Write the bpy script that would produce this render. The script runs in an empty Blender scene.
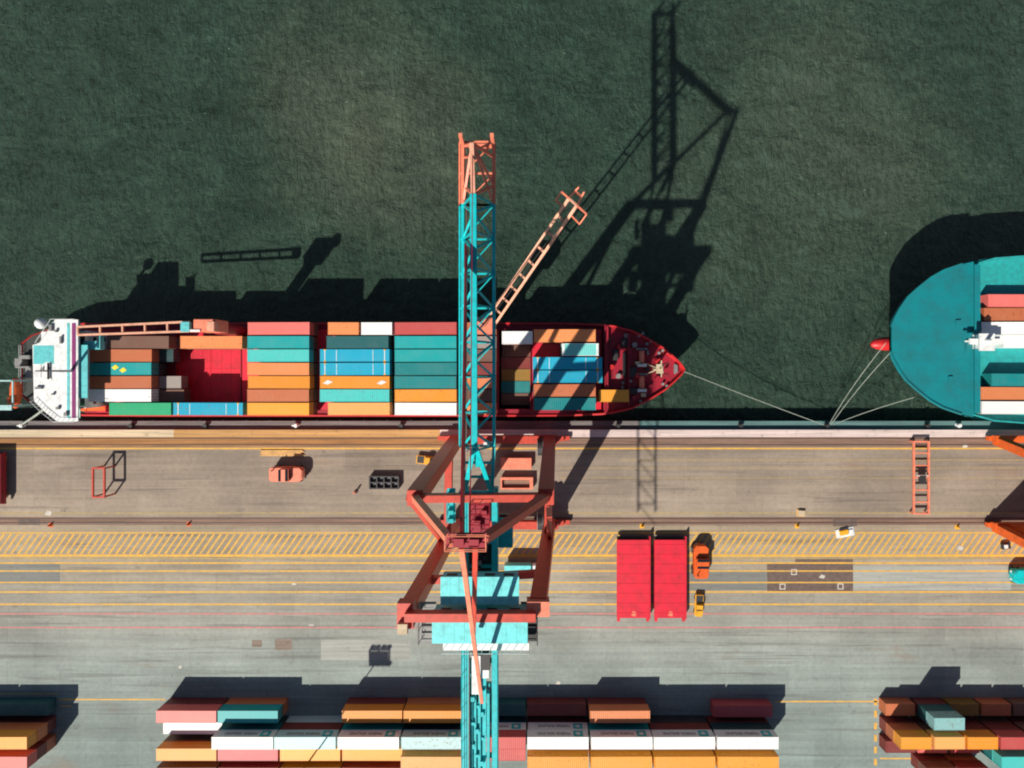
import bpy, bmesh, math, random
from mathutils import Vector, Matrix
random.seed(7)
S = bpy.context.scene
C = S.collection
H, F, NX, NY = 130.0, 615.0, 528.0, 372.0      # camera height above the quay, focal length and nadir in pixels
SX, SY = 0.59, 0.845                            # shadow shift per metre of height

def U(px, py, z=0.0):
    k = (H - z) / F
    return Vector(((px - NX) * k, (NY - py) * k, z))

# ------------------------------------------------------------------ materials
def newmat(name):
    m = bpy.data.materials.new(name); m.use_nodes = True
    nt = m.node_tree; b = nt.nodes['Principled BSDF']
    return m, nt, b

def noise(nt, scale, detail=4, rough=.55, vec=None, dist=0):
    n = nt.nodes.new('ShaderNodeTexNoise'); n.inputs['Scale'].default_value = scale
    n.inputs['Detail'].default_value = detail; n.inputs['Roughness'].default_value = rough
    n.inputs['Distortion'].default_value = dist
    if vec is not None: nt.links.new(vec, n.inputs['Vector'])
    return n.outputs['Fac']

def ramp(nt, fac, stops):
    r = nt.nodes.new('ShaderNodeValToRGB'); e = r.color_ramp.elements
    while len(e) < len(stops): e.new(.5)
    for i, (p, c) in enumerate(stops):
        e[i].position = p; e[i].color = (c, c, c, 1) if isinstance(c, (int, float)) else (*c, 1)
    nt.links.new(fac, r.inputs['Fac']); return r.outputs['Color']

def mix(nt, a, b, fac, mode='MIX'):
    a, b = ((x, x, x) if isinstance(x, float) else x for x in (a, b))
    n = nt.nodes.new('ShaderNodeMix'); n.data_type = 'RGBA'; n.blend_type = mode
    for v, s in ((fac, n.inputs[0]), (a, n.inputs[6]), (b, n.inputs[7])):
        if isinstance(v, (int, float)): s.default_value = v
        elif isinstance(v, tuple): s.default_value = (*v, 1)
        else: nt.links.new(v, s)
    return n.outputs[2]

def worldpos(nt, sc=(1, 1, 1)):
    g = nt.nodes.new('ShaderNodeNewGeometry'); mp = nt.nodes.new('ShaderNodeMapping')
    mp.inputs['Scale'].default_value = sc
    nt.links.new(g.outputs['Position'], mp.inputs['Vector']); return mp.outputs['Vector']

def bump(nt, b, fac, strength, dist=.05):
    n = nt.nodes.new('ShaderNodeBump'); n.inputs['Strength'].default_value = strength
    n.inputs['Distance'].default_value = dist
    nt.links.new(fac, n.inputs['Height']); nt.links.new(n.outputs['Normal'], b.inputs['Normal'])

def paint(name, col, rough=.5, wear=.35, scale=1.2, dirt=(.10, .07, .05), metal=0):
    m, nt, b = newmat(name)
    w = worldpos(nt)
    f = ramp(nt, noise(nt, scale, 6, .65, w), [(.42, 0), (.75, 1)])
    c = mix(nt, col, tuple(x * .62 + d * .12 for x, d in zip(col, dirt)), f)
    f2 = ramp(nt, noise(nt, scale * 3.1, 8, .7, w), [(.58, 0), (.70, wear)])
    c = mix(nt, c, dirt, f2)
    nt.links.new(c, b.inputs['Base Color'])
    b.inputs['Roughness'].default_value = rough; b.inputs['Metallic'].default_value = metal
    return m

def container_paint():
    m, nt, b = newmat('container_paint')
    oi = nt.nodes.new('ShaderNodeObjectInfo')
    tc = nt.nodes.new('ShaderNodeTexCoord')
    ad = nt.nodes.new('ShaderNodeVectorMath'); ad.operation = 'MULTIPLY_ADD'
    nt.links.new(oi.outputs['Random'], ad.inputs[0]); ad.inputs[1].default_value = (91, 57, 33)
    nt.links.new(tc.outputs['Object'], ad.inputs[2])
    v = ad.outputs[0]
    fade = ramp(nt, noise(nt, .35, 4, .6, v), [(.40, 0), (.75, .3)])
    c = mix(nt, oi.outputs['Color'], mix(nt, oi.outputs['Color'], (.62, .55, .48), .16), fade)
    mp = nt.nodes.new('ShaderNodeMapping'); mp.inputs['Scale'].default_value = (4.5, .5, .7)
    nt.links.new(v, mp.inputs['Vector'])
    streak = ramp(nt, noise(nt, 1.3, 5, .7, mp.outputs['Vector']), [(.54, 0), (.78, .26)])
    c = mix(nt, c, (.09, .06, .045), streak)
    rn = nt.nodes.new('ShaderNodeMath'); rn.operation = 'MULTIPLY_ADD'; rn.inputs[1].default_value = .16; rn.inputs[2].default_value = -.08
    nt.links.new(oi.outputs['Random'], rn.inputs[0])
    rs = nt.nodes.new('ShaderNodeMath'); rs.operation = 'ADD'
    nt.links.new(noise(nt, 1.5, 8, .72, v), rs.inputs[0]); nt.links.new(rn.outputs[0], rs.inputs[1])
    rust = ramp(nt, rs.outputs[0], [(.63, 0), (.71, .65)])
    c = mix(nt, c, (.16, .06, .03), rust)
    nt.links.new(c, b.inputs['Base Color']); b.inputs['Roughness'].default_value = .5
    return m

M = {}
M['cont'] = container_paint()
M['crane_red'] = paint('crane_red_paint', (.60, .066, .038), .45, .35)
M['crane_pale_lit'] = paint('crane_pale_lit_paint', (.85, .25, .15), .45, .2)  # pale crane paint, also the painted sunlit tone of some red members
M['crane_teal'] = paint('crane_teal_paint', (.001, .52, .56), .45, .25)
M['house_teal'] = paint('house_teal_paint', (.16, .74, .76), .5, .12)
M['ship_red'] = paint('ship_red_paint', (.33, .007, .026), .5, .25, .8)
M['hatch_red'] = paint('hatch_red_paint', (.72, .012, .040), .5, .45, .5)
M['hull_red'] = paint('hull_red_paint', (.60, .018, .022), .45, .2)
M['ship_teal'] = paint('ship_teal_paint', (.003, .205, .235), .5, .12, .25)
M['ship_teal_light'] = paint('ship_light_teal_paint', (.02, .36, .36), .5, .4)
M['white'] = paint('white_paint', (.80, .82, .82), .45, .35, 1.0, (.30, .26, .22))
M['deck_green'] = paint('pale_deck_paint', (.42, .66, .66), .5, .3)
M['purple'] = paint('purple_band_paint', (.25, .03, .16), .5, .1)
M['aft_deck'] = paint('dark_aft_deck_paint', (.035, .045, .042), .6, .5, 1.0, (.10, .06, .05))
M['aqua'] = paint('aqua_paint', (.12, .55, .58), .5, .2)
M['jib'] = paint('jib_paint', (.78, .40, .27), .45, .25)
M['orange'] = paint('orange_paint', (.78, .125, .02), .4, .2)
M['salmon'] = paint('salmon_paint', (.85, .25, .15), .45, .2)
M['yellow'] = paint('yellow_paint', (.85, .42, .03), .4, .15)
M['dark'] = paint('dark_steel', (.03, .03, .032), .55, .3)
M['grey'] = paint('grey_steel', (.25, .25, .25), .5, .4)
M['rail'] = paint('rail_steel', (.12, .09, .075), .4, .5, 2)
M['rope'] = paint('rope_fibre', (.33, .37, .32), .8, .2)
M['tyre'] = paint('tyre_rubber', (.02, .02, .02), .8, .2)
M['wood'] = paint('timber', (.72, .42, .16), .8, .35)
M['letter'] = paint('dark_lettering', (.05, .05, .06), .6, .0)
M['emblem'] = paint('blue_green_emblem', (.03, .50, .52), .6, .0)
M['logo_yellow'] = paint('yellow_emblem', (.95, .72, .03), .6, .0)
m, nt, b = newmat('dark_glass'); b.inputs['Base Color'].default_value = (.012, .018, .022, 1); b.inputs['Roughness'].default_value = .08
M['glass'] = m
m, nt, b = newmat('lamp_lens'); b.inputs['Base Color'].default_value = (.8, .8, .72, 1); b.inputs['Roughness'].default_value = .15
M['lens'] = m

def line_mat(name, col, cover=.72):
    m, nt, b = newmat(name)
    w = worldpos(nt)
    worn = ramp(nt, noise(nt, .7, 8, .78, w), [(.40, 0), (.66, cover)])
    c = mix(nt, col, (.20, .175, .15), worn)
    nt.links.new(c, b.inputs['Base Color']); b.inputs['Roughness'].default_value = .75
    return m
M['line_y'] = line_mat('worn_yellow_line', (.76, .42, .045), .5)
M['line_y_pale'] = line_mat('faded_yellow_line', (.46, .32, .10), .75)
M['line_p'] = line_mat('worn_pink_line', (.62, .20, .19))
M['line_w'] = line_mat('worn_white_mark', (.62, .58, .52), .5)

def ground_mat():
    m, nt, b = newmat('worn_apron')
    g = nt.nodes.new('ShaderNodeNewGeometry'); sp = nt.nodes.new('ShaderNodeSeparateXYZ')
    nt.links.new(g.outputs['Position'], sp.inputs[0])
    mr = nt.nodes.new('ShaderNodeMapRange'); mr.inputs[1].default_value = -12; mr.inputs[2].default_value = -92
    nt.links.new(sp.outputs['Y'], mr.inputs[0])
    base = ramp(nt, mr.outputs[0], [(0, (.25, .20, .158)), (.20, (.305, .248, .195)), (.29, (.35, .28, .192)), (.38, (.335, .292, .23)),
                                    (.50, (.29, .292, .26)), (.63, (.265, .308, .288)), (1, (.185, .248, .236))])
    st = worldpos(nt, (.018, .9, 1))
    s1 = ramp(nt, noise(nt, .8, 6, .65, st), [(.34, .86), (.66, 1.10)])
    c = mix(nt, base, s1, 1, 'MULTIPLY')
    big = worldpos(nt, (1, 1, 1))
    s2 = ramp(nt, noise(nt, .045, 5, .6, big), [(.33, .80), (.66, 1.16)])
    c = mix(nt, c, s2, 1, 'MULTIPLY')
    s3 = ramp(nt, noise(nt, 1.1, 8, .75, big), [(.3, .84), (.7, 1.12)])
    c = mix(nt, c, s3, 1, 'MULTIPLY')
    # slab pattern: big rectangular pours of slightly different tone
    br = nt.nodes.new('ShaderNodeTexBrick'); br.inputs['Scale'].default_value = 1
    br.inputs['Brick Width'].default_value = 11; br.inputs['Row Height'].default_value = 5.2
    br.inputs['Mortar Size'].default_value = .05; br.inputs['Color1'].default_value = (.9, .9, .9, 1)
    br.inputs['Color2'].default_value = (1.08, 1.08, 1.08, 1); br.inputs['Mortar'].default_value = (.82, .82, .82, 1)
    nt.links.new(big, br.inputs['Vector'])
    c = mix(nt, c, br.outputs['Color'], .8, 'MULTIPLY')
    oil = ramp(nt, noise(nt, .33, 7, .72, big), [(.60, 0), (.72, .55)])
    c = mix(nt, c, (.07, .06, .055), oil)
    rust = ramp(nt, noise(nt, .11, 6, .7, worldpos(nt, (.5, 1.6, 1))), [(.60, 0), (.72, .45)])
    c = mix(nt, c, (.24, .13, .075), rust)
    tyre = ramp(nt, noise(nt, .55, 5, .62, worldpos(nt, (.05, 1.5, 1)), .35), [(.56, 0), (.66, .42), (.74, .12)])
    c = mix(nt, c, (.075, .068, .062), tyre)
    nt.links.new(c, b.inputs['Base Color']); b.inputs['Roughness'].default_value = .85
    bump(nt, b, noise(nt, 6, 6, .7, big), .25, .02)
    return m
M['ground'] = ground_mat()

def slab(name, col, var=.3, streak=True):
    m, nt, b = newmat(name)
    w = worldpos(nt, (.06, 1.6, 1) if streak else (1, 1, 1))
    f = ramp(nt, noise(nt, 1.0, 7, .7, w), [(.35, 1 - var), (.68, 1 + var * .6)])
    c = mix(nt, col, f, 1, 'MULTIPLY')
    f2 = ramp(nt, noise(nt, .8, 8, .75, worldpos(nt)), [(.55, 0), (.72, .55)])
    c = mix(nt, c, (.09, .065, .05), f2)
    nt.links.new(c, b.inputs['Base Color']); b.inputs['Roughness'].default_value = .85
    return m
M['cope_cream'] = slab('coping_cream', (.62, .50, .34))
M['cope_tan'] = slab('coping_tan', (.52, .29, .11))
M['cope_pink'] = slab('coping_pale_pink', (.66, .53, .50))
M['rust_strip'] = slab('rusty_rail_bed', (.36, .17, .06), .4)
M['rust_strip2'] = slab('brown_rail_bed', (.25, .15, .11), .4)
M['ledge'] = slab('fender_ledge', (.17, .155, .155), .45)
M['ledge_teal'] = slab('fender_ledge_teal', (.10, .20, .20), .35)
M['quay_wall'] = slab('quay_wall', (.10, .09, .085), .4, False)
M['patch_dark'] = slab('dark_patch', (.15, .105, .09), .3, False)
M['patch_light'] = slab('light_patch', (.36, .37, .34), .25)
M['patch_grey'] = slab('grey_patch', (.20, .205, .19), .25)
M['patch_brown'] = slab('brown_patch', (.25, .195, .155), .3)

def water_mat():
    m, nt, b = newmat('harbour_water')
    big = worldpos(nt)
    mp = nt.nodes.new('ShaderNodeMapping'); mp.inputs['Location'].default_value = WOFF
    nt.links.new(big, mp.inputs['Vector'])
    def sheen_patch(cx, cy, rx, ry):                                         # soft pale sheen painted into the water colour
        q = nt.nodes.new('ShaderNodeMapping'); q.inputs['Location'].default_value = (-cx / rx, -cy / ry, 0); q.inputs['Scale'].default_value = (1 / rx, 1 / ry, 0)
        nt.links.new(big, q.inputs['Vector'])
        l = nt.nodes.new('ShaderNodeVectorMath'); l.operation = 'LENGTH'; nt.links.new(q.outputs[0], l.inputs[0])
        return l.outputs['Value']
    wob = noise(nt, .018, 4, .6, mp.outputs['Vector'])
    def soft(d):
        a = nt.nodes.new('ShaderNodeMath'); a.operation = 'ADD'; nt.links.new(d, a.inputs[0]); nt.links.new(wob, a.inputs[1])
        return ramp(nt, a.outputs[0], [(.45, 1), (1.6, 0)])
    f = mix(nt, soft(sheen_patch(-36, 50, 62, 66)), mix(nt, soft(sheen_patch(62, 45, 80, 75)), 0.0, .45), 1, 'LIGHTEN')
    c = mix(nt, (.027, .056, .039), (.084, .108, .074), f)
    f1 = ramp(nt, noise(nt, .06, 5, .65, worldpos(nt, (1, .8, 1)), .5), [(.3, .78), (.7, 1.22)])
    c = mix(nt, c, f1, 1, 'MULTIPLY')
    f15 = ramp(nt, noise(nt, .22, 5, .7, worldpos(nt, (1.0, .7, 1)), .6), [(.36, .84), (.66, 1.18)])
    c = mix(nt, c, f15, 1, 'MULTIPLY')
    f2 = ramp(nt, noise(nt, .75, 7, .78, worldpos(nt, (1.2, .6, 1))), [(.36, .68), (.68, 1.4)])
    c = mix(nt, c, f2, 1, 'MULTIPLY')
    glint = ramp(nt, noise(nt, 1.0, 5, .6, worldpos(nt, (.7, 1.2, 1))), [(.685, 0), (.74, .7)])  # pale flecks paint glints into the water colour
    c = mix(nt, c, (.30, .36, .30), glint)
    nt.links.new(c, b.inputs['Base Color'])
    b.inputs['Roughness'].default_value = .2; b.inputs['IOR'].default_value = 1.33
    n0 = noise(nt, .16, 4, .6, worldpos(nt, (.8, 1.2, 1)), .3)
    n1 = noise(nt, .8, 6, .68, worldpos(nt, (1.15, .6, 1)), .15)
    n2 = noise(nt, 3.2, 5, .7, worldpos(nt, (1.0, .7, 1)))
    a1 = nt.nodes.new('ShaderNodeMath'); a1.operation = 'MULTIPLY_ADD'; a1.inputs[1].default_value = .38
    nt.links.new(n2, a1.inputs[0]); nt.links.new(n1, a1.inputs[2])
    a2 = nt.nodes.new('ShaderNodeMath'); a2.operation = 'MULTIPLY_ADD'; a2.inputs[1].default_value = 1.6
    nt.links.new(n0, a2.inputs[0]); nt.links.new(a1.outputs[0], a2.inputs[2])
    bump(nt, b, a2.outputs[0], 1.0, 1.0)
    return m
WOFF = (0, 0, 0)
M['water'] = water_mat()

# ------------------------------------------------------------------ mesh building
class MB:
    def __init__(s): s.v = []; s.f = []; s.mi = []; s.mats = []
    def _m(s, m):
        if m is None: m = s.mats[0] if s.mats else None
        if m not in s.mats: s.mats.append(m)
        return s.mats.index(m)
    def add(s, vs, fs, m=None):
        i = s._m(m); o = len(s.v)
        s.v += [tuple(v) for v in vs]; s.f += [tuple(o + k for k in f) for f in fs]; s.mi += [i] * len(fs)
        return s
    def box(s, x0, x1, y0, y1, z0, z1, m=None):
        vs = [(x0, y0, z0), (x1, y0, z0), (x1, y1, z0), (x0, y1, z0), (x0, y0, z1), (x1, y0, z1), (x1, y1, z1), (x0, y1, z1)]
        return s.add(vs, [(3, 2, 1, 0), (4, 5, 6, 7), (0, 1, 5, 4), (1, 2, 6, 5), (2, 3, 7, 6), (3, 0, 4, 7)], m)
    def beam(s, p, q, w, h, m=None, w2=None, h2=None, up=(0, 0, 1)):
        p, q = Vector(p), Vector(q); d = (q - p).normalized(); up = Vector(up)
        if abs(d.dot(up)) > .98: up = Vector((0, 1, 0))
        a = d.cross(up).normalized(); c = a.cross(d).normalized()
        vs = []
        for e, ww, hh in ((p, w, h), (q, w2 or w, h2 or h)):
            for sa, sc in ((-1, -1), (1, -1), (1, 1), (-1, 1)): vs.append(e + a * sa * ww / 2 + c * sc * hh / 2)
        return s.add(vs, [(3, 2, 1, 0), (4, 5, 6, 7), (0, 1, 5, 4), (1, 2, 6, 5), (2, 3, 7, 6), (3, 0, 4, 7)], m)
    def cyl(s, p, q, r, n=10, m=None, r2=None):
        p, q = Vector(p), Vector(q); d = (q - p).normalized(); r2 = r if r2 is None else r2
        up = Vector((0, 0, 1)) if abs(d.z) < .98 else Vector((1, 0, 0))
        a = d.cross(up).normalized(); c = a.cross(d)
        vs = [p + (a * math.cos(t) + c * math.sin(t)) * r for t in [2 * math.pi * k / n for k in range(n)]]
        vs += [q + (a * math.cos(t) + c * math.sin(t)) * r2 for t in [2 * math.pi * k / n for k in range(n)]]
        fs = [(k, (k + 1) % n, n + (k + 1) % n, n + k) for k in range(n)] + [tuple(range(n))[::-1], tuple(range(n, 2 * n))]
        return s.add(vs, fs, m)
    def tube(s, pts, r, n=6, m=None):
        for a, b_ in zip(pts[:-1], pts[1:]): s.cyl(a, b_, r, n, m)
        return s
    def prism(s, poly, z0, z1, m=None):
        n = len(poly)
        vs = [(x, y, z0) for x, y in poly] + [(x, y, z1) for x, y in poly]
        fs = [(k, (k + 1) % n, n + (k + 1) % n, n + k) for k in range(n)] + [tuple(range(n))[::-1], tuple(range(n, 2 * n))]
        return s.add(vs, fs, m)
    def sheet(s, x0, x1, y0, y1, z, m=None):
        return s.add([(x0, y0, z), (x1, y0, z), (x1, y1, z), (x0, y1, z)], [(0, 1, 2, 3)], m)
    def ball(s, c, r, m=None, n=12, k=7, sc=(1, 1, 1)):
        vs = [(c[0], c[1], c[2] - r * sc[2])]; fs = []
        for i in range(1, k):
            t = -math.pi / 2 + math.pi * i / k
            for j in range(n):
                a = 2 * math.pi * j / n
                vs.append((c[0] + r * sc[0] * math.cos(t) * math.cos(a), c[1] + r * sc[1] * math.cos(t) * math.sin(a), c[2] + r * sc[2] * math.sin(t)))
        vs.append((c[0], c[1], c[2] + r * sc[2])); L = len(vs) - 1
        for j in range(n):
            fs.append((0, 1 + (j + 1) % n, 1 + j)); fs.append((L, L - n + j, L - n + (j + 1) % n))
            for i in range(k - 2):
                q = 1 + i * n; fs.append((q + j, q + (j + 1) % n, q + n + (j + 1) % n, q + n + j))
        return s.add(vs, fs, m)
    def build(s, name, mat=None, parent=None, bevel=0, smooth=False):
        me = bpy.data.meshes.new(name)
        me.from_pydata(s.v, [], s.f)
        mats = [x if x is not None else mat for x in (s.mats or [mat])]
        for x in mats: me.materials.append(x)
        for p, i in zip(me.polygons, s.mi): p.material_index = i; p.use_smooth = smooth
        bm = bmesh.new(); bm.from_mesh(me)
        bmesh.ops.recalc_face_normals(bm, faces=bm.faces)
        if bevel:
            bmesh.ops.remove_doubles(bm, verts=bm.verts, dist=1e-4)
            es = [e for e in bm.edges if len(e.link_faces) == 2 and e.calc_face_angle(0) > .5]
            bmesh.ops.bevel(bm, geom=es, offset=bevel, segments=2, affect='EDGES', clamp_overlap=True)
        bm.to_mesh(me); bm.free(); me.update()
        o = bpy.data.objects.new(name, me); C.objects.link(o)
        if parent: o.parent = parent
        return o

def thing(name, label, cat, loc=(0, 0, 0), rz=0, group=None):
    o = bpy.data.objects.new(name, None); C.objects.link(o)
    o.empty_display_size = .5
    o.location = loc; o.rotation_euler = (0, 0, rz)
    o['label'] = label; o['category'] = cat
    if group: o['group'] = group
    return o
def tag(o, label, cat, group=None):
    o['label'] = label; o['category'] = cat
    if group: o['group'] = group
    return o
def struct(o): o['kind'] = 'structure'; return o
def dup(root, loc, rz, label, group=None):
    r = root.copy(); C.objects.link(r); r.location = loc; r.rotation_euler = (0, 0, rz); r['label'] = label
    if group: r['group'] = group
    for ch in list(root.children):
        c = ch.copy(); C.objects.link(c); c.parent = r
        for g in list(ch.children):
            d = g.copy(); C.objects.link(d); d.parent = c
    return r

# ------------------------------------------------------------------ setting: water, quay, apron, markings
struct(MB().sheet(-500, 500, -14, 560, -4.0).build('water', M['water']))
struct(MB().sheet(-500, 500, -420, -12.3, 0).build('apron', M['ground']))
q = MB().add([(-500, -12.3, -9), (500, -12.3, -9), (500, -12.3, 0), (-500, -12.3, 0)], [(0, 1, 2, 3)])
struct(q.build('quay_wall', M['quay_wall']))
X = lambda px: (px - NX) * H / F
Y = lambda py: (NY - py) * H / F
e = MB()
e.box(-300, X(640), -12.28, -10.45, -2.2, -.9, M['ledge'])
e.box(X(640), 300, -12.28, -10.45, -2.2, -.896, M['ledge_teal'])
for k in range(-40, 60):
    e.box(k * 5 - .25, k * 5 + .25, -12.29, -10.3, -3.9, -1.0, M['dark'])
struct(e.build('quay_ledge'))
e = MB()
e.box(-300, X(174), -13.75, -12.2, -.6, .12, M['cope_cream'])
e.box(X(174), X(440), -13.75, -12.2, -.6, .117, M['cope_tan'])
e.box(X(440), 300, -13.75, -12.2, -.6, .12, M['cope_pink'])
struct(e.build('quay_coping'))
e = MB()
e.sheet(-300, X(470), Y(447), -13.75, .004, M['rust_strip'])
e.sheet(X(470), 300, Y(447), -13.75, .004, M['rust_strip2'])
e.sheet(-300, 300, Y(525), Y(517), .004, M['rust_strip2'])
struct(e.build('rail_bed'))
e = MB()
for yy in (Y(438.5), Y(445), Y(519), Y(523)):
    e.box(-300, 300, yy - .07, yy + .07, .006, .05)
    e.box(-300, 300, yy + .16, yy + .2, .006, .03)
struct(e.build('crane_rails', M['rail']))
e = MB()
e.sheet(X(767), X(853), Y(592), Y(563), .004, M['patch_dark'])
e.sheet(X(795), X(853), Y(563), Y(557.5), .004, M['patch_dark'])
e.sheet(X(853.3), X(1011), Y(590), Y(566), .004, M['patch_light'])
e.sheet(X(-120), X(60), Y(584), Y(562), .004, M['patch_grey'])
e.sheet(X(275), X(292), Y(650), Y(639), .004, M['patch_brown'])
e.sheet(X(252), X(262), Y(647), Y(640), .004, M['patch_brown'])
e.sheet(X(321), X(410), Y(660), Y(640), .004, M['patch_light'])
e.sheet(X(690), X(766.7), Y(590), Y(572), .004, M['patch_grey'])
e.sheet(X(18), X(40), Y(525), Y(519.5), .010, M['patch_dark'])
e.sheet(X(833), X(857), Y(526), Y(519.5), .010, M['patch_dark'])
struct(e.build('pavement_patches'))
# painted lines
e = MB()
def hl(py, w, m, x0=-400, x1=1500, z=.008):
    e.sheet(X(x0), X(x1), Y(py) - w / 2, Y(py) + w / 2, z, M[m])
hl(448.5, .34, 'line_y'); hl(513, .22, 'line_y_pale'); hl(460, .16, 'line_y_pale', 620, 1500); hl(468, .12, 'line_y_pale', 560, 1500)
hl(478, .12, 'line_y_pale', 560, 1100)
hl(532.8, .30, 'line_y'); hl(555.6, .55, 'line_y'); hl(558.4, .3, 'line_y_pale')
for py, w in ((563, .34), (571, .30), (582.5, .30), (592, .36), (604.3, .36)): hl(py, w, 'line_y')
for py in (613.8, 627.5): hl(py, .30, 'line_p')
hl(699.5, .30, 'line_y', 58, 165); hl(701.5, .30, 'line_y', 775, 880); hl(758.5, .3, 'line_y', 880, 915)
hl(694, .18, 'line_y', -60, 58); hl(706, .2, 'line_y', 60, 72)
for k in range(-40, 170):
    px = k * 7.0 + 3
    a, b_ = X(px), X(px + 14)
    if 608 < px < 680: continue
    y0, y1 = Y(554), Y(534)
    e.add([(a, y0, .008), (a + .46, y0, .008), (b_ + .46, y1, .008), (b_, y1, .008)], [(0, 1, 2, 3)], M['line_y'])
for k in range(8):
    yy = Y(702 + k * 12); e.sheet(X(874), X(877), yy - .7, yy + .7, .008, M['line_y'])
for px, py in ((794, 572), (782.5, 586.6), (840.5, 586.4)):
    cx, cy, s_, t = X(px), Y(py), .62, .2
    e.sheet(cx - s_, cx + s_, cy + s_ - t, cy + s_, .009, M['line_w']); e.sheet(cx - s_, cx + s_, cy - s_, cy - s_ + t, .009, M['line_w'])
    e.sheet(cx - s_, cx - s_ + t, cy - s_ + t, cy + s_ - t, .009, M['line_w']); e.sheet(cx + s_ - t, cx + s_, cy - s_ + t, cy + s_ - t, .009, M['line_w'])
for px, py, w, h in ((822, 576.5, 1.4, .9), (801, 513.5, 1.6, 1.3), (48, 513, 1.6, 1.2), (960, 548, 1.5, 1.0), (180, 667, .8, .7), (965, 446, 1.3, .8), (294, 584, 1.2, .5), (311, 625, 1.4, .4), (558, 683, 1.1, .8)):
    cx, cy = X(px), Y(py)
    e.add([(cx - w / 2, cy - h * .3, .012), (cx + w * .3, cy - h / 2, .012), (cx + w / 2, cy + h * .2, .012), (cx - w * .1, cy + h / 2, .012)], [(0, 1, 2, 3)], M['line_w'])
struct(e.build('road_markings'))
# manhole covers
mh = None
for i, (px, py, lab) in enumerate(((853, 547, 'small round drain cover'),)): pass

# ------------------------------------------------------------------ containers
def corrug(L, W, Z, pitch=.42, d=.045, roof=True):
    mb = MB()
    n = int(L / pitch); xs = []
    for k in range(n):
        x = -L / 2 + .12 + (L - .24) * k / n; p = (L - .24) / n
        xs += [(x, 0), (x + p * .36, 0), (x + p * .5, d), (x + p * .86, d)]
    xs.append((L / 2 - .12, 0))
    for sgn in (-1, 1):
        vs = []
        for x, dd in xs: vs += [(x, sgn * (W / 2 - .02 - dd), .14), (x, sgn * (W / 2 - .02 - dd), Z - .1)]
        mb.add(vs, [(2 * i, 2 * i + 2, 2 * i + 3, 2 * i + 1) for i in range(len(xs) - 1)])
    vs = []
    for x, dd in xs: vs += [(x, -W / 2 + .09, Z - .025 - dd * .4), (x, W / 2 - .09, Z - .025 - dd * .4)]
    mb.add(vs, [(2 * i, 2 * i + 1, 2 * i + 3, 2 * i + 2) for i in range(len(xs) - 1)])
    ys = [(-W / 2 + .1 + (W - .2) * k / 20, (k % 2) * .04) for k in range(21)]   # corrugated blind end
    vs = []
    for y, dd in ys: vs += [(-L / 2 + .03 + dd, y, .14), (-L / 2 + .03 + dd, y, Z - .1)]
    mb.add(vs, [(2 * i, 2 * i + 1, 2 * i + 3, 2 * i + 2) for i in range(20)])
    mb.box(-L / 2 + .1, L / 2 - .1, -W / 2 + .1, W / 2 - .1, .1, .18)
    return mb
def cframe(L, W, Z):
    mb = MB()
    for sx in (-1, 1):
        for sy in (-1, 1):
            x, y = sx * (L / 2 - .08), sy * (W / 2 - .08)
            mb.box(x - .075, x + .075, y - .075, y + .075, .12, Z - .12)
            for z in (0, Z - .118): mb.box(x - .09, x + .09, y - .085, y + .085, z, z + .118)
        x = sx * (L / 2 - .06)
        mb.box(x - .05, x + .05, -W / 2 + .16, W / 2 - .16, .02, .14); mb.box(x - .05, x + .05, -W / 2 + .16, W / 2 - .16, Z - .13, Z - .012)
    for sy in (-1, 1):
        y = sy * (W / 2 - .045)
        mb.box(-L / 2 + .16, L / 2 - .16, y - .04, y + .04, .02, .15); mb.box(-L / 2 + .16, L / 2 - .16, y - .045, y + .04, Z - .11, Z - .01)
    return mb
def cdoor(L, W, Z):
    mb = MB(); x = L / 2 - .05
    for a, b_ in ((-W / 2 + .16, -.015), (.015, W / 2 - .16)):
        mb.box(x - .03, x, a, b_, .16, Z - .14)
        for k in range(5):
            z = .3 + k * (Z - .5) / 5; mb.box(x, x + .02, a + .05, b_ - .05, z, z + .25)
    return mb
def cbars(L, W, Z):
    mb = MB(); x = L / 2 + .0
    for y in (-.85, -.35, .35, .85): mb.cyl((x, y, .1), (x, y, Z - .1), .03, 6)
    return mb
MESH = {}
def cmesh(L):
    if L not in MESH:
        W, Z = 2.44, 2.59
        parts = []
        for nm, mb, mt in (('body', corrug(L, W, Z), M['cont']), ('frame', cframe(L, W, Z), M['cont']), ('door', cdoor(L, W, Z), M['cont']), ('locking_bar', cbars(L, W, Z), M['grey'])):
            o = mb.build(nm, mt); me = o.data; bpy.data.objects.remove(o); parts.append((nm, me))
        MESH[L] = parts
    return MESH[L]
COL = dict(teal=(.002, .35, .36), deep_teal=(.002, .21, .22), dark_teal=(.01, .10, .11), mint=(.06, .50, .47), blue=(.001, .36, .54), orange=(.76, .27, .02),
           amber=(.80, .33, .03), salmon=(.80, .27, .09), brown=(.50, .145, .06), dark_brown=(.17, .085, .06), pink=(.74, .16, .14), crimson=(.50, .075, .085),
           maroon=(.20, .035, .03), white=(.82, .83, .82), grey=(.30, .26, .24), green=(.015, .38, .17), cyan_white=(.50, .74, .74), red=(.62, .03, .03), light_orange=(.80, .39, .11),
           rose=(.52, .08, .075), pale_teal=(.25, .50, .50), black=(.03, .035, .04), rust=(.62, .20, .075), navy=(.01, .05, .06), olive=(.26, .15, .025), aqua=(.16, .58, .55))
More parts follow.
